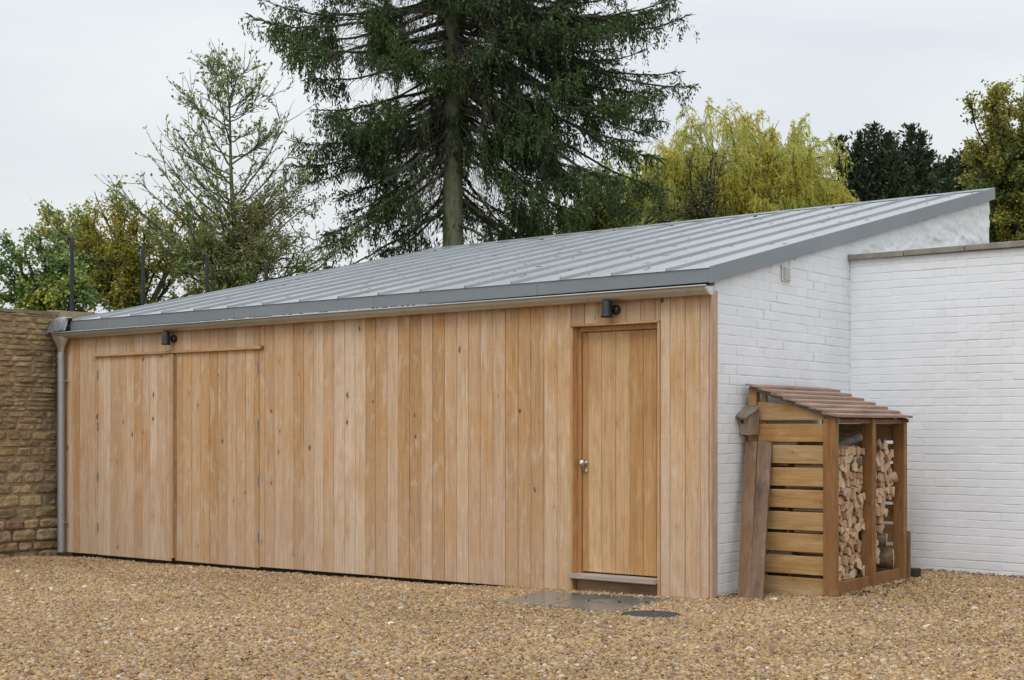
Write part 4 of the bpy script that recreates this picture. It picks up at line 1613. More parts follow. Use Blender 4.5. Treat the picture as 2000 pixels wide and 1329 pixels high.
# ---- bird box on the back post
bx = thing('bird_box', 'small weathered wooden nest box hung crooked on the back post of the log store', 'bird box', (.085, .468, 1.300))
bx.rotation_euler = (math.radians(5), math.radians(7), -TH - math.radians(20))
bx.scale = (.92, .92, .95)
V = [(-.062, -.11, 0), (.062, -.11, 0), (.062, 0, .0), (-.062, 0, .0), (-.062, -.11, .155), (.062, -.11, .155), (.062, 0, .205), (-.062, 0, .205)]
put('box_body', mesh_py('box_body', V, [(0, 1, 5, 4), (1, 2, 6, 5), (2, 3, 7, 6), (3, 0, 4, 7), (3, 2, 1, 0), (4, 5, 6, 7)], [M_bird]), bx)
V = [(-.078, -.155, .140), (.078, -.155, .140), (.078, .0, .216), (-.078, .0, .216)]
V += [(x, y, z + .014) for x, y, z in V]
put('lid', mesh_py('lid', V, [(3, 2, 1, 0), (4, 5, 6, 7), (0, 1, 5, 4), (1, 2, 6, 5), (2, 3, 7, 6), (3, 0, 4, 7)], [M_birdroof]), bx)
put('entrance_hole', lathe([(0, 0), (.017, 0), (.017, .0015), (0, .0015)], 14, M_dark, 'entrance_hole', 'Y'), bx, (-.012, -.1105, .105))
put('hanging_board', bbox(.125, .014, .25, .002, M_bird, 'hanging_board'), bx, (0, .001, -.01))

# ---- leaning board (a two-board trough) and offcuts
def prism(pts_bottom, pts_top, mat, name):
    n_ = len(pts_bottom)
    V = list(pts_bottom) + list(pts_top)
    F = [tuple(range(n_))[::-1], tuple(range(n_, 2 * n_))] + [(i, (i + 1) % n_, n_ + (i + 1) % n_, n_ + i) for i in range(n_)]
    return mesh_py(name, V, F, [mat])


lean = thing('leaning_boards', 'old brown two-board timber trough leaning against the side of the log store', 'board', (.25, .11, 0))
zl = 1.235
dx0, dv0 = -.095, .318
b0 = [(-.115, .004, -.02), (.004, -.020, -.02), (.004, .006, -.02), (-.112, .030, -.02)]
put('board', prism(b0, [(x + dx0 * 1.05, y + dv0, zl) for x, y, z in b0], M_lean, 'board'), lean, label='reddish brown left-hand board')
b1 = [(.0045, -.020, -.02), (.092, .020, -.02), (.088, .046, -.02), (.0045, .006, -.02)]
put('board', prism(b1, [(x + dx0 + .002 + (.012 if x > .05 else 0), y + dv0 + .003, zl + (.004 if x < .05 else -.008)) for x, y, z in b1], M_leand, 'board'), lean, label='darker, damp right-hand board')
o = thing('offcut', 'thin upright brown board standing behind the right post of the log store', 'board', (.795, 1.925, .02), me=bbox(.035, .03, .44, .002, M_lean, 'offcut'))
o = thing('brick_block', 'dark square timber block at the foot of the wall, right of the log store', 'block', (.80, 1.97, .03), me=bbox(.10, .12, .105, .004, plain('dark damp timber', (.035, .026, .022), .8, 0, .3, 20), 'block'))
o.name = 'timber_block'

# ---- bits of bark and fallen leaves
def leaf_obj(u, v, s, lab, rs, mat=M_leafred, zoff=.016):
    n_ = 9
    V = [(0, 0, 0)]
    for k in range(n_):
        a = 2 * math.pi * k / n_
        r = s * (1.0 if k % 2 else .45) * rs.uniform(.8, 1.1)
        V.append((r * math.cos(a), r * math.sin(a) * .7, s * .25 * rs.uniform(0, 1.0)))
    F = [(0, 1 + k, 1 + (k + 1) % n_) for k in range(n_)]
    on = -1.4 < u < -.19 and -1.12 < v < -.22
    z = (.0155 if on else zg(u, v) + zoff)
    o = thing('fallen_leaf', lab, 'leaf', (u, v, z), group='russet fallen leaves', me=mesh_py('fallen_leaf', V, F, [mat]))
    o.rotation_euler = (rs.uniform(-.2, .2), rs.uniform(-.2, .2), rs.uniform(0, 6))


rsf = random.Random(9)
for (u, v, lab) in ((-.70, -.72, 'russet leaf on the large wet slab, leftmost of the curled group in its middle'), (-.56, -.76, 'russet leaf in the middle of the large wet slab'), (-.46, -.66, 'small orange leaf on the large slab, right of its middle'),
                    (-.28, -.55, 'single russet leaf near the right end of the large slab'), (-1.2, -.86, 'single russet leaf on the left-hand wet slab')):
    leaf_obj(u, v, .030, lab, rsf)
for (u, v, lab) in ((-.86, -1.28, 'dark red leaf on the gravel close in front of the slabs'), (-.70, -1.40, 'large curled red-brown leaf on the gravel in front of the large slab'), (-1.3, -1.30, 'small russet leaf on the gravel before the left-hand slab'),
                    (-1.55, -3.0, 'bright red-brown leaf alone on the gravel at the bottom edge'), (1.05, -1.9, 'purplish brown leaf alone on the open gravel below the log store'), (1.6, -1.2, 'russet leaf on open gravel in front of the log store'),
                    (2.0, -1.6, 'reddish leaf on the gravel far right in the foreground'), (-3.1, -2.3, 'russet leaf on the gravel before the middle of the cladding')):
    leaf_obj(u, v, .036, lab, rsf)
for (u, v, w_) in ((-.95, -.17, 'left'), (-.80, -.16, 'middle'), (-.62, -.165, 'right')):
    leaf_obj(u, v, .026, 'small dry leaf caught under the ' + w_ + ' part of the door sill', rsf, zoff=.02)
# bark litter at the foot of the log store
V, F = [], []
for k in range(60):
    u, v = .83 + abs(rsf.gauss(0, .09)), rsf.uniform(.6, 1.9)
    z = zg(u, v) + .02
    a = rsf.uniform(0, 6)
    s = rsf.uniform(.012, .04)
    c_, s_ = math.cos(a) * s, math.sin(a) * s
    b = len(V)
    V += [(u - c_, v - s_, z), (u + s_ * .3, v - c_ * .3, z + .008), (u + c_, v + s_, z + rsf.uniform(0, .012)), (u - s_ * .3, v + c_ * .3, z + .004)]
    F += [(b, b + 1, b + 2), (b, b + 2, b + 3)]
for k in range(170):
    if k < 110:
        u, v = rsf.uniform(.75, 2.4), 2.50 - abs(rsf.gauss(0, .06))
    else:
        u, v = .03 + abs(rsf.gauss(0, .08)), rsf.uniform(-.05, .45)
    z = zg(u, v) + .022
    a = rsf.uniform(0, 6)
    s = rsf.uniform(.008, .028)
    c_, s_ = math.cos(a) * s, math.sin(a) * s
    b = len(V)
    V += [(u - c_, v - s_, z), (u + s_ * .4, v - c_ * .4, z + .010), (u + c_, v + s_, z + rsf.uniform(0, .012)), (u - s_ * .4, v + c_ * .4, z + .004)]
    F += [(b, b + 1, b + 2), (b, b + 2, b + 3)]
V = [tuple(W(*p)) for p in V]
o = put('bark_litter', mesh_py('bark_litter', V, F, [plain('bark chips', (.09, .055, .035), .9, 0, .4, 30)]), kind='stuff')


# ------------------------------------------------------------------ trees
def at(x, y, Y):
    """point of the reference view at depth Y (measured offline in 2000-pixel units)"""
    return np.array([(x - 1000) / 2778 * Y, Y, EYE + (835 - y) / 2778 * Y])


def quad_curve(A, B, C, n):
    t = np.linspace(0, 1, n)[None, :, None]
    return A[:, None] * (1 - t) ** 2 + 2 * B[:, None] * t * (1 - t) + C[:, None] * t ** 2


def make_tree(name, label, cat, base, wood_parts, leaf_parts, bark_m, group=None, crown='crown'):
    t = thing(name, label, cat, world=Vector(base), rot=(0, 0, 0), group=group)
    b = np.array(base)
    V_, F_ = join_vf(wood_parts)
    put('trunk', mesh_np('trunk', V_ - b, F_, bark_m, True), t)
    for nm, me in leaf_parts:
        put(nm, me, t, tuple(-b))
    return t


def spruce():
    base = at(882, 835, 27)
    base[2] = -.2
    zs = np.linspace(-.2, 17.5, 30)
    tr = np.stack([base[0] + .10 * np.sin(zs * .35) * .3, np.full(30, base[1]), zs], 1)[None]
    r = np.interp(zs, [-.2, 3, 6, 9, 13, 17.5], [.32, .225, .185, .145, .08, .015])[None]
    parts = [tubes(tr, r, 12)]
    br = []
    rs = np.random.default_rng(5)

    def tx(x, y):        # branch tip given in view units on the trunk plane
        p = at(x, y, 27)
        return p[0] - base[0], p[2]
    # main outline branches, right then left: (tip x, tip y, start drop)
    for x, y, dz, dy in ((1348, 52, .35, .3), (1300, 60, .7, -.8), (1322, 165, 1.2, .4), (1338, 218, 1.7, -.5), (1300, 190, 1.5, .8), (1290, 300, 2.3, .5), (1250, 330, 2.1, -1.0), (1285, 405, 2.6, .2), (1200, 400, 2.4, -1.3), (1150, 370, 2.2, 1.0),
                         (1235, 450, 2.6, -.6), (1310, 250, 1.6, .9), (1270, 250, 1.5, -1.3), (1300, 350, 2.3, -.3), (1180, 260, 1.2, -1.6), (1230, 370, 2.2, .9), (1120, 200, .9, -1.6), (1150, 330, 1.7, 1.6), (1060, 450, 2.2, .8), (690, 200, .7, 1.3), (650, 380, 1.3, 1.0), (760, 480, 1.8, .3), (820, 440, 1.3, -1.4), (1120, 440, 2.4, .7), (1060, 300, 1.5, -1.5), (1030, 420, 1.9, -1.6), (1220, 120, 1.0, -1.2), (1180, 20, .4, 1.0), (1260, -40, .2, 0), (1300, 10, .2, 1.2),
                         (503, 15, .15, .3), (515, 75, .7, -.6), (560, 60, .5, 1.0), (598, 172, .8, .3), (640, 150, .8, -1.0), (628, 238, .7, -.5), (566, 292, .9, .4), (650, 300, .9, -1.2), (560, 345, 1.2, .2), (600, 400, 1.5, -.6),
                         (625, 470, 1.7, .5), (600, 520, 1.9, -.2), (700, 470, 1.8, -1.2), (740, 430, 1.5, 1.2), (700, 60, .3, -1.4), (760, 250, .8, -1.6), (720, 330, 1.2, 1.3), (780, 390, 1.3, -1.5), (520, -30, 0, .6)):
        X_, Z_ = tx(x, y)
        br.append((X_, dy, Z_, Z_ + dz))
    for _ in range(84):
        z1 = rs.uniform(3.6, 10.6)
        a = rs.uniform(-.75, np.pi + .75)
        right = np.cos(a) > 0
        L = (3.9 if right else 2.9 + .7 * (z1 > 8)) * rs.uniform(.45, .95)
        if abs(np.cos(a)) < .5:
            L *= .8
        br.append((L * np.cos(a), L * np.sin(a), z1, z1 + L * np.interp(z1, [3, 6, 9.5], [.62, .48, .1])))
    for _ in range(46):                       # short, full branches in the upper crown
        z1 = rs.uniform(7.6, 10.4)
        a = rs.uniform(-2.6, -.5) if rs.random() < .5 else rs.uniform(0, 2 * np.pi)
        L = rs.uniform(1.0, 2.6)
        br.append((L * np.cos(a), L * np.sin(a), z1, z1 + L * .25))
    for _ in range(60):                       # above the frame, for a whole tree
        z1 = rs.uniform(10.6, 17)
        a = rs.uniform(0, 2 * np.pi)
        L = (17.8 - z1) / 7.5 * 4.0 * rs.uniform(.6, 1)
        br.append((L * np.cos(a), L * np.sin(a), z1, z1 + .0 * L))
    br = np.array(br)
    M = len(br)
    A = np.stack([np.full(M, base[0]), np.full(M, base[1]), br[:, 3]], 1)
    C = np.stack([base[0] + br[:, 0], base[1] + br[:, 1], br[:, 2]], 1)
    Lr = np.hypot(br[:, 0], br[:, 1])
    B = (A + C) / 2
    B[:, 2] -= .05 * Lr - rs.uniform(-.2, .35, M)
    NN = 16
    Pc = quad_curve(A, B, C, NN)
    tt = np.linspace(0, 1, NN)[None, :]
    Pc[..., 2] += .10 * Lr[:, None] * (tt ** 5 - tt * .2)
    Pc += np.cumsum(rs.normal(0, .012, Pc.shape), axis=1)
    limbs = [tubes(Pc, (.036 * (1 - tt) ** 1.1 + .007) * (Lr[:, None] / 4 + .3), 6)]
    # laterals
    LP, LD, LL = [], [], []          # live hanger roots
    shootP, shootD, shootL = [], [], []
    deadP, deadD, deadL = [], [], []
    for i in range(M):
        n_l = int(9 * Lr[i]) + 5
        ts = rs.uniform(.16, 1.0, n_l)
        ts = np.concatenate([ts, np.linspace(.7, 1, 7)])
        dens = rs.uniform(.55, 1.15)
        for t_ in ts:
            f = t_ * (NN - 1)
            k = min(int(f), NN - 2)
            p = Pc[i, k] * (1 - f + k) + Pc[i, k + 1] * (f - k)
            d = Pc[i, k + 1] - Pc[i, k]
            d /= np.linalg.norm(d) + 1e-9
            side = np.cross(d, [0, 0, 1.])
            side /= np.linalg.norm(side) + 1e-9
            sgn = rs.choice([-1, 1])
            dr = d * rs.uniform(.4, .9) + side * sgn * rs.uniform(.5, 1.) + np.array([0, 0, rs.uniform(-.35, .1)])
            dr /= np.linalg.norm(dr)
            ll = (.16 + .62 * (1 - t_) ** .7) * rs.uniform(.5, 1.15) * min(1.3, .5 + Lr[i] / 4)
            live = t_ > rs.uniform(.20, .62)
            ns = max(2, int(ll / .07))
            s_ = np.linspace(0, ll, ns)[:, None]
            pts = p + dr * s_ + np.array([0, 0, -1.]) * (s_ ** 2) * .35
            LP.append((p, p + dr * ll * .55 + [0, 0, -.1 * ll * ll], pts[-1]))
            if live:
                for q in pts[1:]:
                    # shoots along the lateral
                    for _ in range(4):
                        shootP.append(q + rs.normal(0, .018, 3))
                        shootD.append(dr + rs.normal(0, .6, 3) + [0, 0, -.25])
                        shootL.append(rs.uniform(.07, .13))
                    # hanging twig below
                    if rs.random() < .72 * dens:
                        hl = rs.uniform(.12, .50) * (1.15 - .5 * t_) * (1.5 if rs.random() < .15 else 1)
                        nh = int(hl / .020) + 1
                        hz = np.linspace(.02, hl, nh)
                        jit = rs.normal(0, .022, (nh, 3))
                        hp = q + np.stack([np.zeros(nh), np.zeros(nh), -hz], 1) + jit
                        for h_ in hp:
                            shootP.append(h_)
                            shootD.append(np.array([0, 0, -1.]) + rs.normal(0, .42, 3))
                            shootL.append(rs.uniform(.06, .12))
            else:
                for q in pts[1:]:
                    for _ in range(rs.integers(0, 3)):
                        deadP.append(q)
                        deadD.append(np.array([0, 0, -1.]) + rs.normal(0, .35, 3) + dr * .3)
                        deadL.append(rs.uniform(.2, .8))
        # tip spray
        for _ in range(14):
            shootP.append(Pc[i, -1] - (Pc[i, -1] - Pc[i, -3]) * rs.random())
            shootD.append((Pc[i, -1] - Pc[i, -3]) * 3 + rs.normal(0, .5, 3))
            shootL.append(rs.uniform(.10, .2))
    # clothed trunk: ivy-like sprays close to the stem, in tufts
    for zc, nn in ((7.4, 1500), (9.5, 1200), (6.5, 420), (7.75, 500), (5.35, 260)):
        a = rs.uniform(0, 2 * np.pi, nn)
        rr = .16 + np.abs(rs.normal(0, .13, nn))
        z_ = zc + rs.normal(0, .22, nn)
        for k in range(nn):
            shootP.append(np.array([base[0] + rr[k] * np.cos(a[k]), base[1] + rr[k] * np.sin(a[k]), z_[k]]))
            shootD.append(np.array([np.cos(a[k]) * .5, np.sin(a[k]) * .5, -.8]) + rs.normal(0, .3, 3))
            shootL.append(rs.uniform(.1, .2))
    LPa = np.array(LP)
    Q = quad_curve(LPa[:, 0], LPa[:, 1], LPa[:, 2], 4)
    limbs.append(tubes(Q, np.tile(np.array([.008, .007, .005, .003]), (len(Q), 1)), 3))
    lv, lf = join_vf(limbs)
    me_l = mesh_np('limbs', lv, lf, M_limb, True)
    sP, sD, sL = np.array(shootP), np.array(shootD), np.array(shootL)
    fr_ = (np.abs(sP[:, 0] - base[0]) < .34) & (sP[:, 1] < base[1] - .35) & (((sP[:, 2] > 3) & (sP[:, 2] < 6.3)) | ((sP[:, 2] > 7.9) & (sP[:, 2] < 8.9)))
    cl_ = np.array([mnoise.noise(Vector((p_[0] * 1.15, p_[1] * .9, p_[2] * 1.25))) for p_ in sP])
    kp = ~fr_ & (cl_ + rs.uniform(-.1, .1, len(cl_)) > -.15)
    sP, sD, sL = sP[kp], sD[kp], sL[kp]
    print('spruce shoots', len(sP))
    me1 = leafmesh('crown', sP, sD, sL, sL * .11 + .0035, M_needles, .3)
    dP, dD, dL = np.array(deadP), np.array(deadD), np.array(deadL)
    me2 = leafmesh('dead_twigs', dP, dD, dL, .0032, M_deadtwig, .1)
    make_tree('spruce_tree', 'tall dark spruce with drooping branches rising behind the shed roof', 'tree', base, parts, [('limbs', me_l), ('crown', me1), ('dead_twigs', me2)], M_bark_spruce)


spruce()


def conical():
    """sparse upright tree with a straight leader and rising side branches"""
    rs = np.random.default_rng(8)
    base = at(468, 835, 25)
    base[2] = -.2
    top = at(440, 122, 25)
    zs = np.linspace(-.2, top[2], 24)
    f = (zs + .2) / (top[2] + .2)
    tr = np.stack([base[0] + (top[0] - base[0]) * np.clip((f - .45) / .55, 0, 1) ** 1.1 + .02 * np.sin(zs * 2), np.full(24, base[1]) + .02 * np.cos(zs * 1.7), zs], 1)
    parts = [tubes(tr[None], np.interp(f, [0, .4, .8, 1], [.13, .08, .026, .006])[None], 8)]
    A, B, C = [], [], []
    for k in range(74):
        ff = rs.uniform(.26, .985) ** .9
        z0 = ff * (top[2] + .2) - .2
        x0 = np.interp(z0, tr[:, 2], tr[:, 0])
        L = np.interp(ff, [.25, .5, .75, 1], [2.35, 2.05, 1.15, .30]) * rs.uniform(.65, 1.08)
        a = rs.uniform(0, 2 * np.pi)
        el = rs.uniform(.35, .75)
        d = np.array([np.cos(a), np.sin(a), el])
        p0 = np.array([x0, base[1], z0])
        A.append(p0)
        B.append(p0 + d * L * .5 * np.array([1.1, 1.1, .75]))
        C.append(p0 + np.array([np.cos(a) * L, np.sin(a) * L, el * L * 1.05 + .1]))
    # long low side branches out to the left
    for x, y, xs_, ys_ in ((325, 258, 470, 440), (205, 352, 470, 560), (275, 345, 468, 520), (310, 300, 468, 470), (372, 178, 455, 330), (232, 400, 470, 590), (560, 245, 470, 380), (600, 330, 470, 470)):
        p0, c = at(xs_, ys_, 25), at(x, y, 25 + rs.uniform(-.8, .8))
        A.append(p0)
        C.append(c)
        B.append((p0 + c) / 2 + np.array([0, 0, -.22]))
    A, B, C = map(np.array, (A, B, C))
    P = quad_curve(A, B, C, 9) + 0
    P[:, 1:] += np.cumsum(rs.normal(0, .018, P[:, 1:].shape), axis=1)
    Ls = np.linalg.norm(C - A, axis=1)
    tt = np.linspace(0, 1, 9)
    parts.append(tubes(P, (.017 * (1 - tt) ** .9 + .004)[None] * (Ls[:, None] / 2.2 + .25), 5))
    # twigs
    tA, tB, tC = [], [], []
    lP, lD = [], []
    for i in range(len(P)):
        for _ in range(int(9 + 9 * Ls[i])):
            t_ = rs.uniform(.2, 1)
            k = min(int(t_ * 8), 7)
            p = P[i, k] + (P[i, k + 1] - P[i, k]) * (t_ * 8 - k)
            d = P[i, k + 1] - P[i, k]
            d = d / np.linalg.norm(d) + rs.normal(0, .55, 3) + [0, 0, .35]
            d /= np.linalg.norm(d)
            l = rs.uniform(.15, .55)
            e = p + d * l
            tA.append(p)
            tB.append(p + d * l * .5 + rs.normal(0, .03, 3))
            tC.append(e)
            zrel = (e[2] - 3) / 5
            nl = rs.poisson(np.interp(zrel, [0, .5, 1], [4.2, 3.0, 2.5]))
            for _ in range(nl):
                s = rs.uniform(.3, 1.05)
                lP.append(p + (e - p) * s)
                lD.append(d + rs.normal(0, .7, 3))
    T = quad_curve(np.array(tA), np.array(tB), np.array(tC), 3)
    parts.append(tubes(T, np.tile(np.array([.0075, .0055, .003]), (len(T), 1)), 3))
    lP, lD = np.array(lP), np.array(lD)
    L = rng.uniform(.05, .11, len(lP))
    me = leafmesh('crown', lP, lD, L, L * .24, M_magnolia, .2)
    make_tree('conical_tree', 'sparse-leaved pointed tree with a straight stem standing left of the spruce', 'tree', base, parts, [('crown', me)], M_bark_grey)


conical()


def bushy(name, label, cat, base, blobs, mat, bark_m, n_limb=26, n_twig=900, n_leaf=12, leaf=.09, aspect=.42, twig=.35, seed=1, trunk_r=.12, lift=.3, strand=None, flat=.3, group=None, split=.35, spikes=None, thick=1.0):
    """blobs: list of (centre, radii, weight). Limbs run from the trunk into the blobs, twigs off the limbs, leaves on the twigs."""
    rs = np.random.default_rng(seed)
    base = np.array(base, float)
    wts = np.array([b[2] for b in blobs], float)
    wts /= wts.sum()
    fork = base + np.array([0, 0, (min(b[0][2] - b[1][2] for b in blobs) - base[2]) * 1.0 + .2])
    fork[2] = max(fork[2], base[2] + .8)
    parts = [tubes(np.linspace(base, fork, 5)[None], np.linspace(trunk_r, trunk_r * .75, 5)[None], 8)]
    ends = []
    for _ in range(n_limb):
        b = blobs[rs.choice(len(blobs), p=wts)]
        d = rs.normal(size=3)
        d /= np.linalg.norm(d)
        d[2] = abs(d[2]) if rs.random() < .65 else d[2]
        ends.append(np.array(b[0]) + d * np.array(b[1]) * rs.uniform(.55, .95))
    if spikes is not None:
        ends += [np.array(s) for s in spikes]
    ends = np.array(ends)
    n_limb = len(ends)
    st = np.repeat(fork[None], n_limb, 0) + rs.normal(0, trunk_r * .3, (n_limb, 3))
    mid = (st + ends) / 2 + rs.normal(0, .15, (n_limb, 3)) + np.array([0, 0, lift])
    mid[:, :2] = st[:, :2] * .55 + ends[:, :2] * .45
    NN = 10
    P = quad_curve(st, mid, ends, NN)
    P[:, 1:] += np.cumsum(rs.normal(0, .02, P[:, 1:].shape), axis=1)
    tt = np.linspace(0, 1, NN)
    Ls = np.linalg.norm(ends - st, axis=1)
    parts.append(tubes(P, (trunk_r * .42 * (1 - tt) ** 1.1 + .008)[None] * np.clip(Ls[:, None] / Ls.max(), .3, 1) * thick, 5))
    # secondary limbs
    n2 = n_limb * 5
    li = rs.integers(0, n_limb, n2)
    tk = rs.uniform(split, .98, n2) * (NN - 1)
    k = np.minimum(tk.astype(int), NN - 2)
    fr = (tk - k)[:, None]
    p = P[li, k] * (1 - fr) + P[li, k + 1] * fr
    d = unit(P[li, k + 1] - P[li, k]) + rs.normal(0, .75, (n2, 3)) + np.array([0, 0, .25])
    d = unit(d)
    rad = np.mean([np.mean(b[1]) for b in blobs])
    l2 = rs.uniform(.25, .62, n2)[:, None] * rad
    e2 = p + d * l2
    P2 = quad_curve(p, p + d * l2 * .5 + rs.normal(0, .06, (n2, 3)), e2, 6)
    parts.append(tubes(P2, np.tile(np.linspace(.016, .006, 6), (n2, 1)) * (trunk_r / .12) ** .5 * thick, 4))
    # twigs
    allP = np.concatenate([P2, P2, P[:, 4:10]], 0)
    m_ = n_twig
    li = rs.integers(0, len(allP), m_)
    tk = rs.uniform(.25, 1, m_) * 4.99
    k = tk.astype(int)
    fr = (tk - k)[:, None]
    p = allP[li, k] * (1 - fr) + allP[li, k + 1] * fr
    d = unit(unit(allP[li, k + 1] - allP[li, k]) * .6 + rs.normal(0, .8, (m_, 3)) + np.array([0, 0, .2]))
    l = rs.uniform(.35, 1.0, m_)[:, None] * twig
    e = p + d * l
    if strand is None:
        T = quad_curve(p, p + d * l * .5, e, 3)
        parts.append(tubes(T, np.tile(np.array([.007, .005, .003]), (m_, 1)) * thick, 3))
        nl = n_leaf
        s = rs.uniform(.25, 1.15, (m_, nl))
        lp = p[:, None] + (e - p)[:, None] * s[..., None] + rs.normal(0, leaf * .55, (m_, nl, 3))
        ld = d[:, None] * .5 + rs.normal(0, 1, (m_, nl, 3)) * np.array([1, 1, flat + .3]) - np.array([0, 0, .25])
        lens = rs.uniform(.6, 1.15, m_ * nl) * leaf
    else:
        # arching twig that turns over and hangs
        hang = rs.uniform(.4, 1.0, m_) * strand
        out = d * np.array([1, 1, .5]) * .28
        NN3 = 9
        t3 = np.linspace(0, 1, NN3)[None, :, None]
        T = p[:, None] + out[:, None] * np.sin(t3 * 1.6) * (1 + hang[:, None, None] * .25) + np.array([0, 0, 1.]) * (.35 * np.sin(t3 * 2.2) * .5 - hang[:, None, None] * t3 ** 1.7)
        T[:, 1:] += np.cumsum(rs.normal(0, .012, T[:, 1:].shape), axis=1)
        strands = tubes(T, np.tile(np.linspace(.005, .002, NN3), (m_, 1)), 3)
        nl = n_leaf
        s = rs.uniform(.08, 1, (m_, nl)) * (NN3 - 1.01)
        k = s.astype(int)
        fr = (s - k)[..., None]
        ii = np.arange(m_)[:, None]
        lp = T[ii, k] * (1 - fr) + T[ii, k + 1] * fr
        td = unit(T[ii, k + 1] - T[ii, k])
        ld = td * .9 + rs.normal(0, .45, (m_, nl, 3)) + np.array([0, 0, -.3])
        lens = rs.uniform(.6, 1.2, m_ * nl) * leaf
    lp, ld = lp.reshape(-1, 3), ld.reshape(-1, 3)
    me = leafmesh('crown', lp, ld, lens, lens * aspect, mat, .25)
    extra = [('hanging_twigs', mesh_np('hanging_twigs', *strands, M_wtwig))] if strand is not None else []
    return make_tree(name, label, cat, base, parts, [('crown', me)] + extra, bark_m, group=group)


def blob(x, y, Y, rx, ry_, rz, wt=1.0):
    """centre in view units at depth Y; radii in metres (across, deep, up)"""
    return (at(x, y, Y), (rx, ry_, rz), wt)


def foot(x, Y):
    p = at(x, 835, Y)
    p[2] = -.2
    return p


bushy('maple_tree', 'dark green leafy maple at the far left above the stone wall', 'tree', foot(110, 22.5),
      [blob(110, 565, 22.5, .65, 1.0, .42, 1.1), blob(85, 505, 22.5, .40, .6, .22, .6), blob(165, 540, 23, .45, .8, .28, .5), blob(170, 650, 23, .8, 1.2, .6, 1)],
      M_maple_g, M_bark_dark, 24, 1050, 12, .062, .45, .26, 3, .10, spikes=[at(5, 468, 22.5), at(0, 520, 22.5), at(20, 575, 22.5)])
bushy('yellow_maple_tree', 'yellow and gold autumn maple behind the black posts at the left', 'tree', foot(270, 26),
      [blob(240, 470, 26, .85, 1, .8, 1.5), blob(150, 460, 26, .65, .8, .40, 1.0), blob(330, 465, 26, .9, 1, .7, 1.0), blob(250, 580, 26, 1.6, 1.2, .9, 1.2)],
      M_maple_y, M_bark_grey, 46, 1750, 11, .060, .45, .26, 4, .12, spikes=[at(188, 378, 26), at(222, 385, 26), at(75, 405, 26.5), at(95, 425, 26.5), at(150, 400, 26.5), at(65, 445, 26.5)])
bushy('olive_shrub', 'brown-green tangled shrub under the pointed tree', 'shrub', foot(420, 24),
      [blob(430, 545, 24, 1.3, 1.0, .65, 1.2), blob(520, 450, 24.5, .85, .8, .8, 1), blob(380, 500, 24, .8, .8, .6, .7), blob(560, 510, 24, .75, .8, .5, .8), blob(570, 410, 24.5, .5, .6, .55, .9)],
      M_olive, M_bark_grey, 40, 2000, 8, .055, .28, .32, 5, .09, thick=.7)
bushy('weeping_willow', 'yellow weeping willow behind the right half of the shed roof', 'tree', foot(1450, 36),
      [blob(1390, 350, 36, 1.5, 2.0, .95, 1.4), blob(1540, 365, 36, 1.4, 2.0, .95, 1.4), blob(1460, 320, 36.5, 1.6, 1.5, .6, .8), blob(1270, 370, 36, 1.4, 1.6, .9, 1.2), blob(1620, 400, 36, .7, 1.2, .7, .5), blob(1460, 450, 36, 3.2, 2, 1.2, 1.2)],
      M_willow, M_bark_grey, 110, 8600, 20, .105, .13, .5, 6, .22, lift=1.0, strand=.95, thick=.7, spikes=[at(1290, 290, 36), at(1335, 245, 36), at(1375, 232, 36.5), at(1420, 232, 35.5), at(1470, 240, 36), at(1520, 228, 36), at(1560, 255, 36), at(1595, 285, 36), at(1625, 315, 36), at(1655, 350, 36), at(1350, 260, 35), at(1500, 262, 35), at(1440, 262, 37), at(1570, 300, 35), at(1300, 330, 35)])
bushy('bare_shrub', 'small dark twiggy shrub with few leaves in front of the yellow willow', 'shrub', foot(1375, 30),
      [blob(1370, 350, 30, .45, .5, .75, 1), blob(1375, 430, 30, .8, .6, .6, 1), blob(1300, 440, 30, .9, .6, .35, 1)], M_olive, M_bark_dark, 22, 500, 3, .05, .4, .3, 7, .07)
bushy('boundary_hedge', 'olive green hedge seen low behind the drooping spruce branches', 'hedge', foot(1120, 31),
      [blob(1040, 440, 31, 1.1, 1, .6, 1), blob(1200, 400, 31, 1.2, 1, .75, 1), blob(1290, 410, 31, .8, .8, .6, .7), blob(1120, 500, 31, 2.4, 1, .9, 1)],
      foliage('yellow green hedge leaves', [(0, (.20, .24, .07)), (.5, (.34, .38, .10)), (1, (.50, .48, .14))], .5, .5), M_bark_dark, 34, 2600, 11, .075, .35, .35, 8, .12)


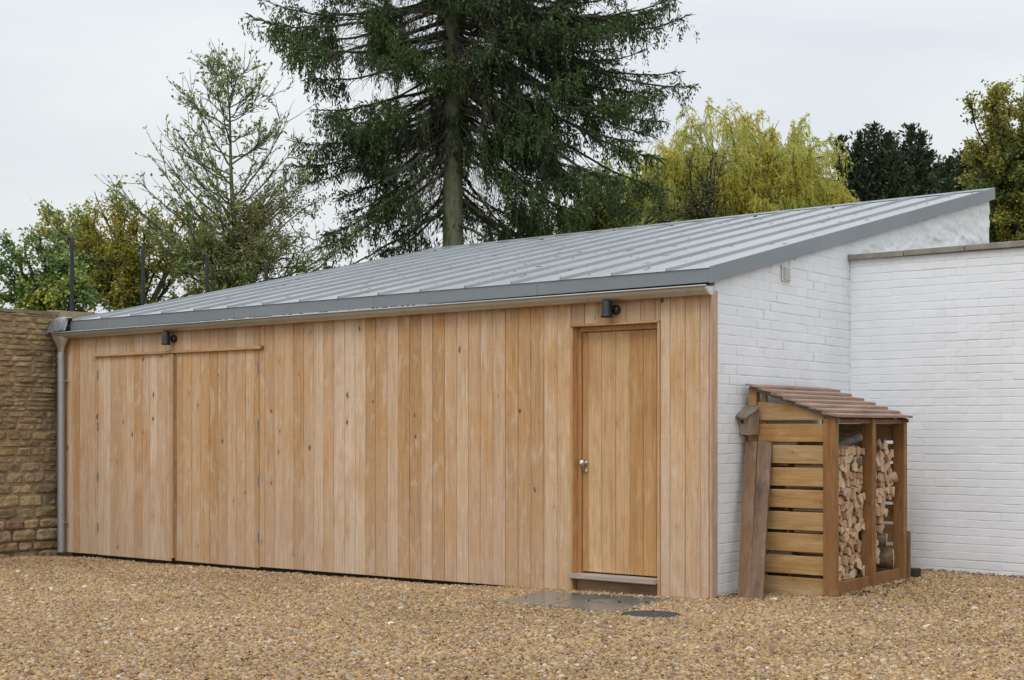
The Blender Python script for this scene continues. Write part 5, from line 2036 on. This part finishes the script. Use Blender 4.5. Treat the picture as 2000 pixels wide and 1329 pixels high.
def yew(name, label, x0, plumes, Y, seed):
    rs = np.random.default_rng(seed)
    base = foot(x0, Y)
    parts = [tubes(np.linspace(base, base + [0, 0, 2.5], 4)[None], np.array([[.3, .27, .25, .22]]), 8)]
    P, D, L = [], [], []
    A, C = [], []
    for (x, y, w_) in plumes:
        for dup_ in range(2):
            tip = at(x + (0 if dup_ == 0 else rs.uniform(-30, 30)), y + (0 if dup_ == 0 else rs.uniform(15, 70)), Y + (0 if dup_ == 0 else rs.uniform(-1.0, 1.0)))
            low = np.array([tip[0] * .8 + base[0] * .2, base[1] * .5 + tip[1] * .5, 2.6])
            A.append(low)
            C.append(tip)
            n_ = 4200
            t_ = rs.random(n_) ** .85
            cen = low + (tip - low) * t_[:, None]
            r = w_ * (np.clip(1 - t_, 0, 1) ** .55) * (.62 + .38 * np.sin(t_ * 38 + rs.uniform(0, 6))) + .05
            a = rs.uniform(0, 2 * np.pi, n_)
            rr = r * np.sqrt(rs.random(n_)) * rs.choice([1, 1, 1.2], n_)
            # knobbly tufts
            tuft = .10 * np.sin(a * 3 + t_ * 30) + .10 * np.sin(a * 5 - t_ * 55 + 2)
            p = cen + np.stack([np.cos(a) * (rr + tuft), np.sin(a) * (rr + tuft), np.zeros(n_)], 1)
            P.append(p)
            D.append(np.stack([np.cos(a) * .7, np.sin(a) * .7, np.full(n_, .75)], 1) + rs.normal(0, .35, (n_, 3)))
            L.append(rs.uniform(.07, .15, n_))
    A, C = np.array(A), np.array(C)
    parts.append(tubes(quad_curve(A, (A + C) / 2 + rs.normal(0, .1, A.shape), C, 8), np.tile(np.linspace(.10, .02, 8), (len(A), 1)), 5))
    P, D, L = np.concatenate(P), np.concatenate(D), np.concatenate(L)
    me = leafmesh('crown', P, D, L, L * .22, M_yew, .3)
    make_tree(name, label, 'tree', base, parts, [('crown', me)], M_bark_dark)


yew('yew_tree', 'very dark many-spired yew to the right of the willow', 1740,
    [(1640, 270, .45), (1672, 285, .4), (1706, 246, .45), (1672 + 8, 262, .3), (1736, 262, .5), (1780, 246, .42), (1800, 262, .42), (1762, 290, .5), (1722, 300, .6), (1690, 330, .6), (1815, 300, .4), (1832, 325, .4), (1650, 310, .5), (1790, 320, .6)], 38, 12)
yew('small_yew_tree', 'low dark evergreen between the spired yew and the maple at the right edge', 1870,
    [(1855, 312, .4), (1880, 298, .45), (1900, 305, .45), (1925, 320, .45), (1845, 335, .4), (1890, 340, .6)], 35, 13)
bushy('field_maple_tree', 'green and yellow maple rising at the right edge beyond the gable', 'tree', foot(1990, 24),
      [blob(1985, 260, 24, .75, 1, .7, 1.2), blob(1950, 330, 24, .5, .8, .6, .7), blob(2030, 330, 24, 1.1, 1.1, 1.0, 1.2), blob(1980, 430, 24, .8, 1, .8, 1.3), blob(2060, 460, 24, 1.2, 1.1, .9, 1)],
      M_field, M_bark_dark, 42, 4400, 13, .055, .45, .24, 14, .14, spikes=[at(1893, 240, 24), at(1925, 195, 24), at(1940, 180, 24), at(1990, 165, 24), at(1900, 262, 24)])
print('scene built')
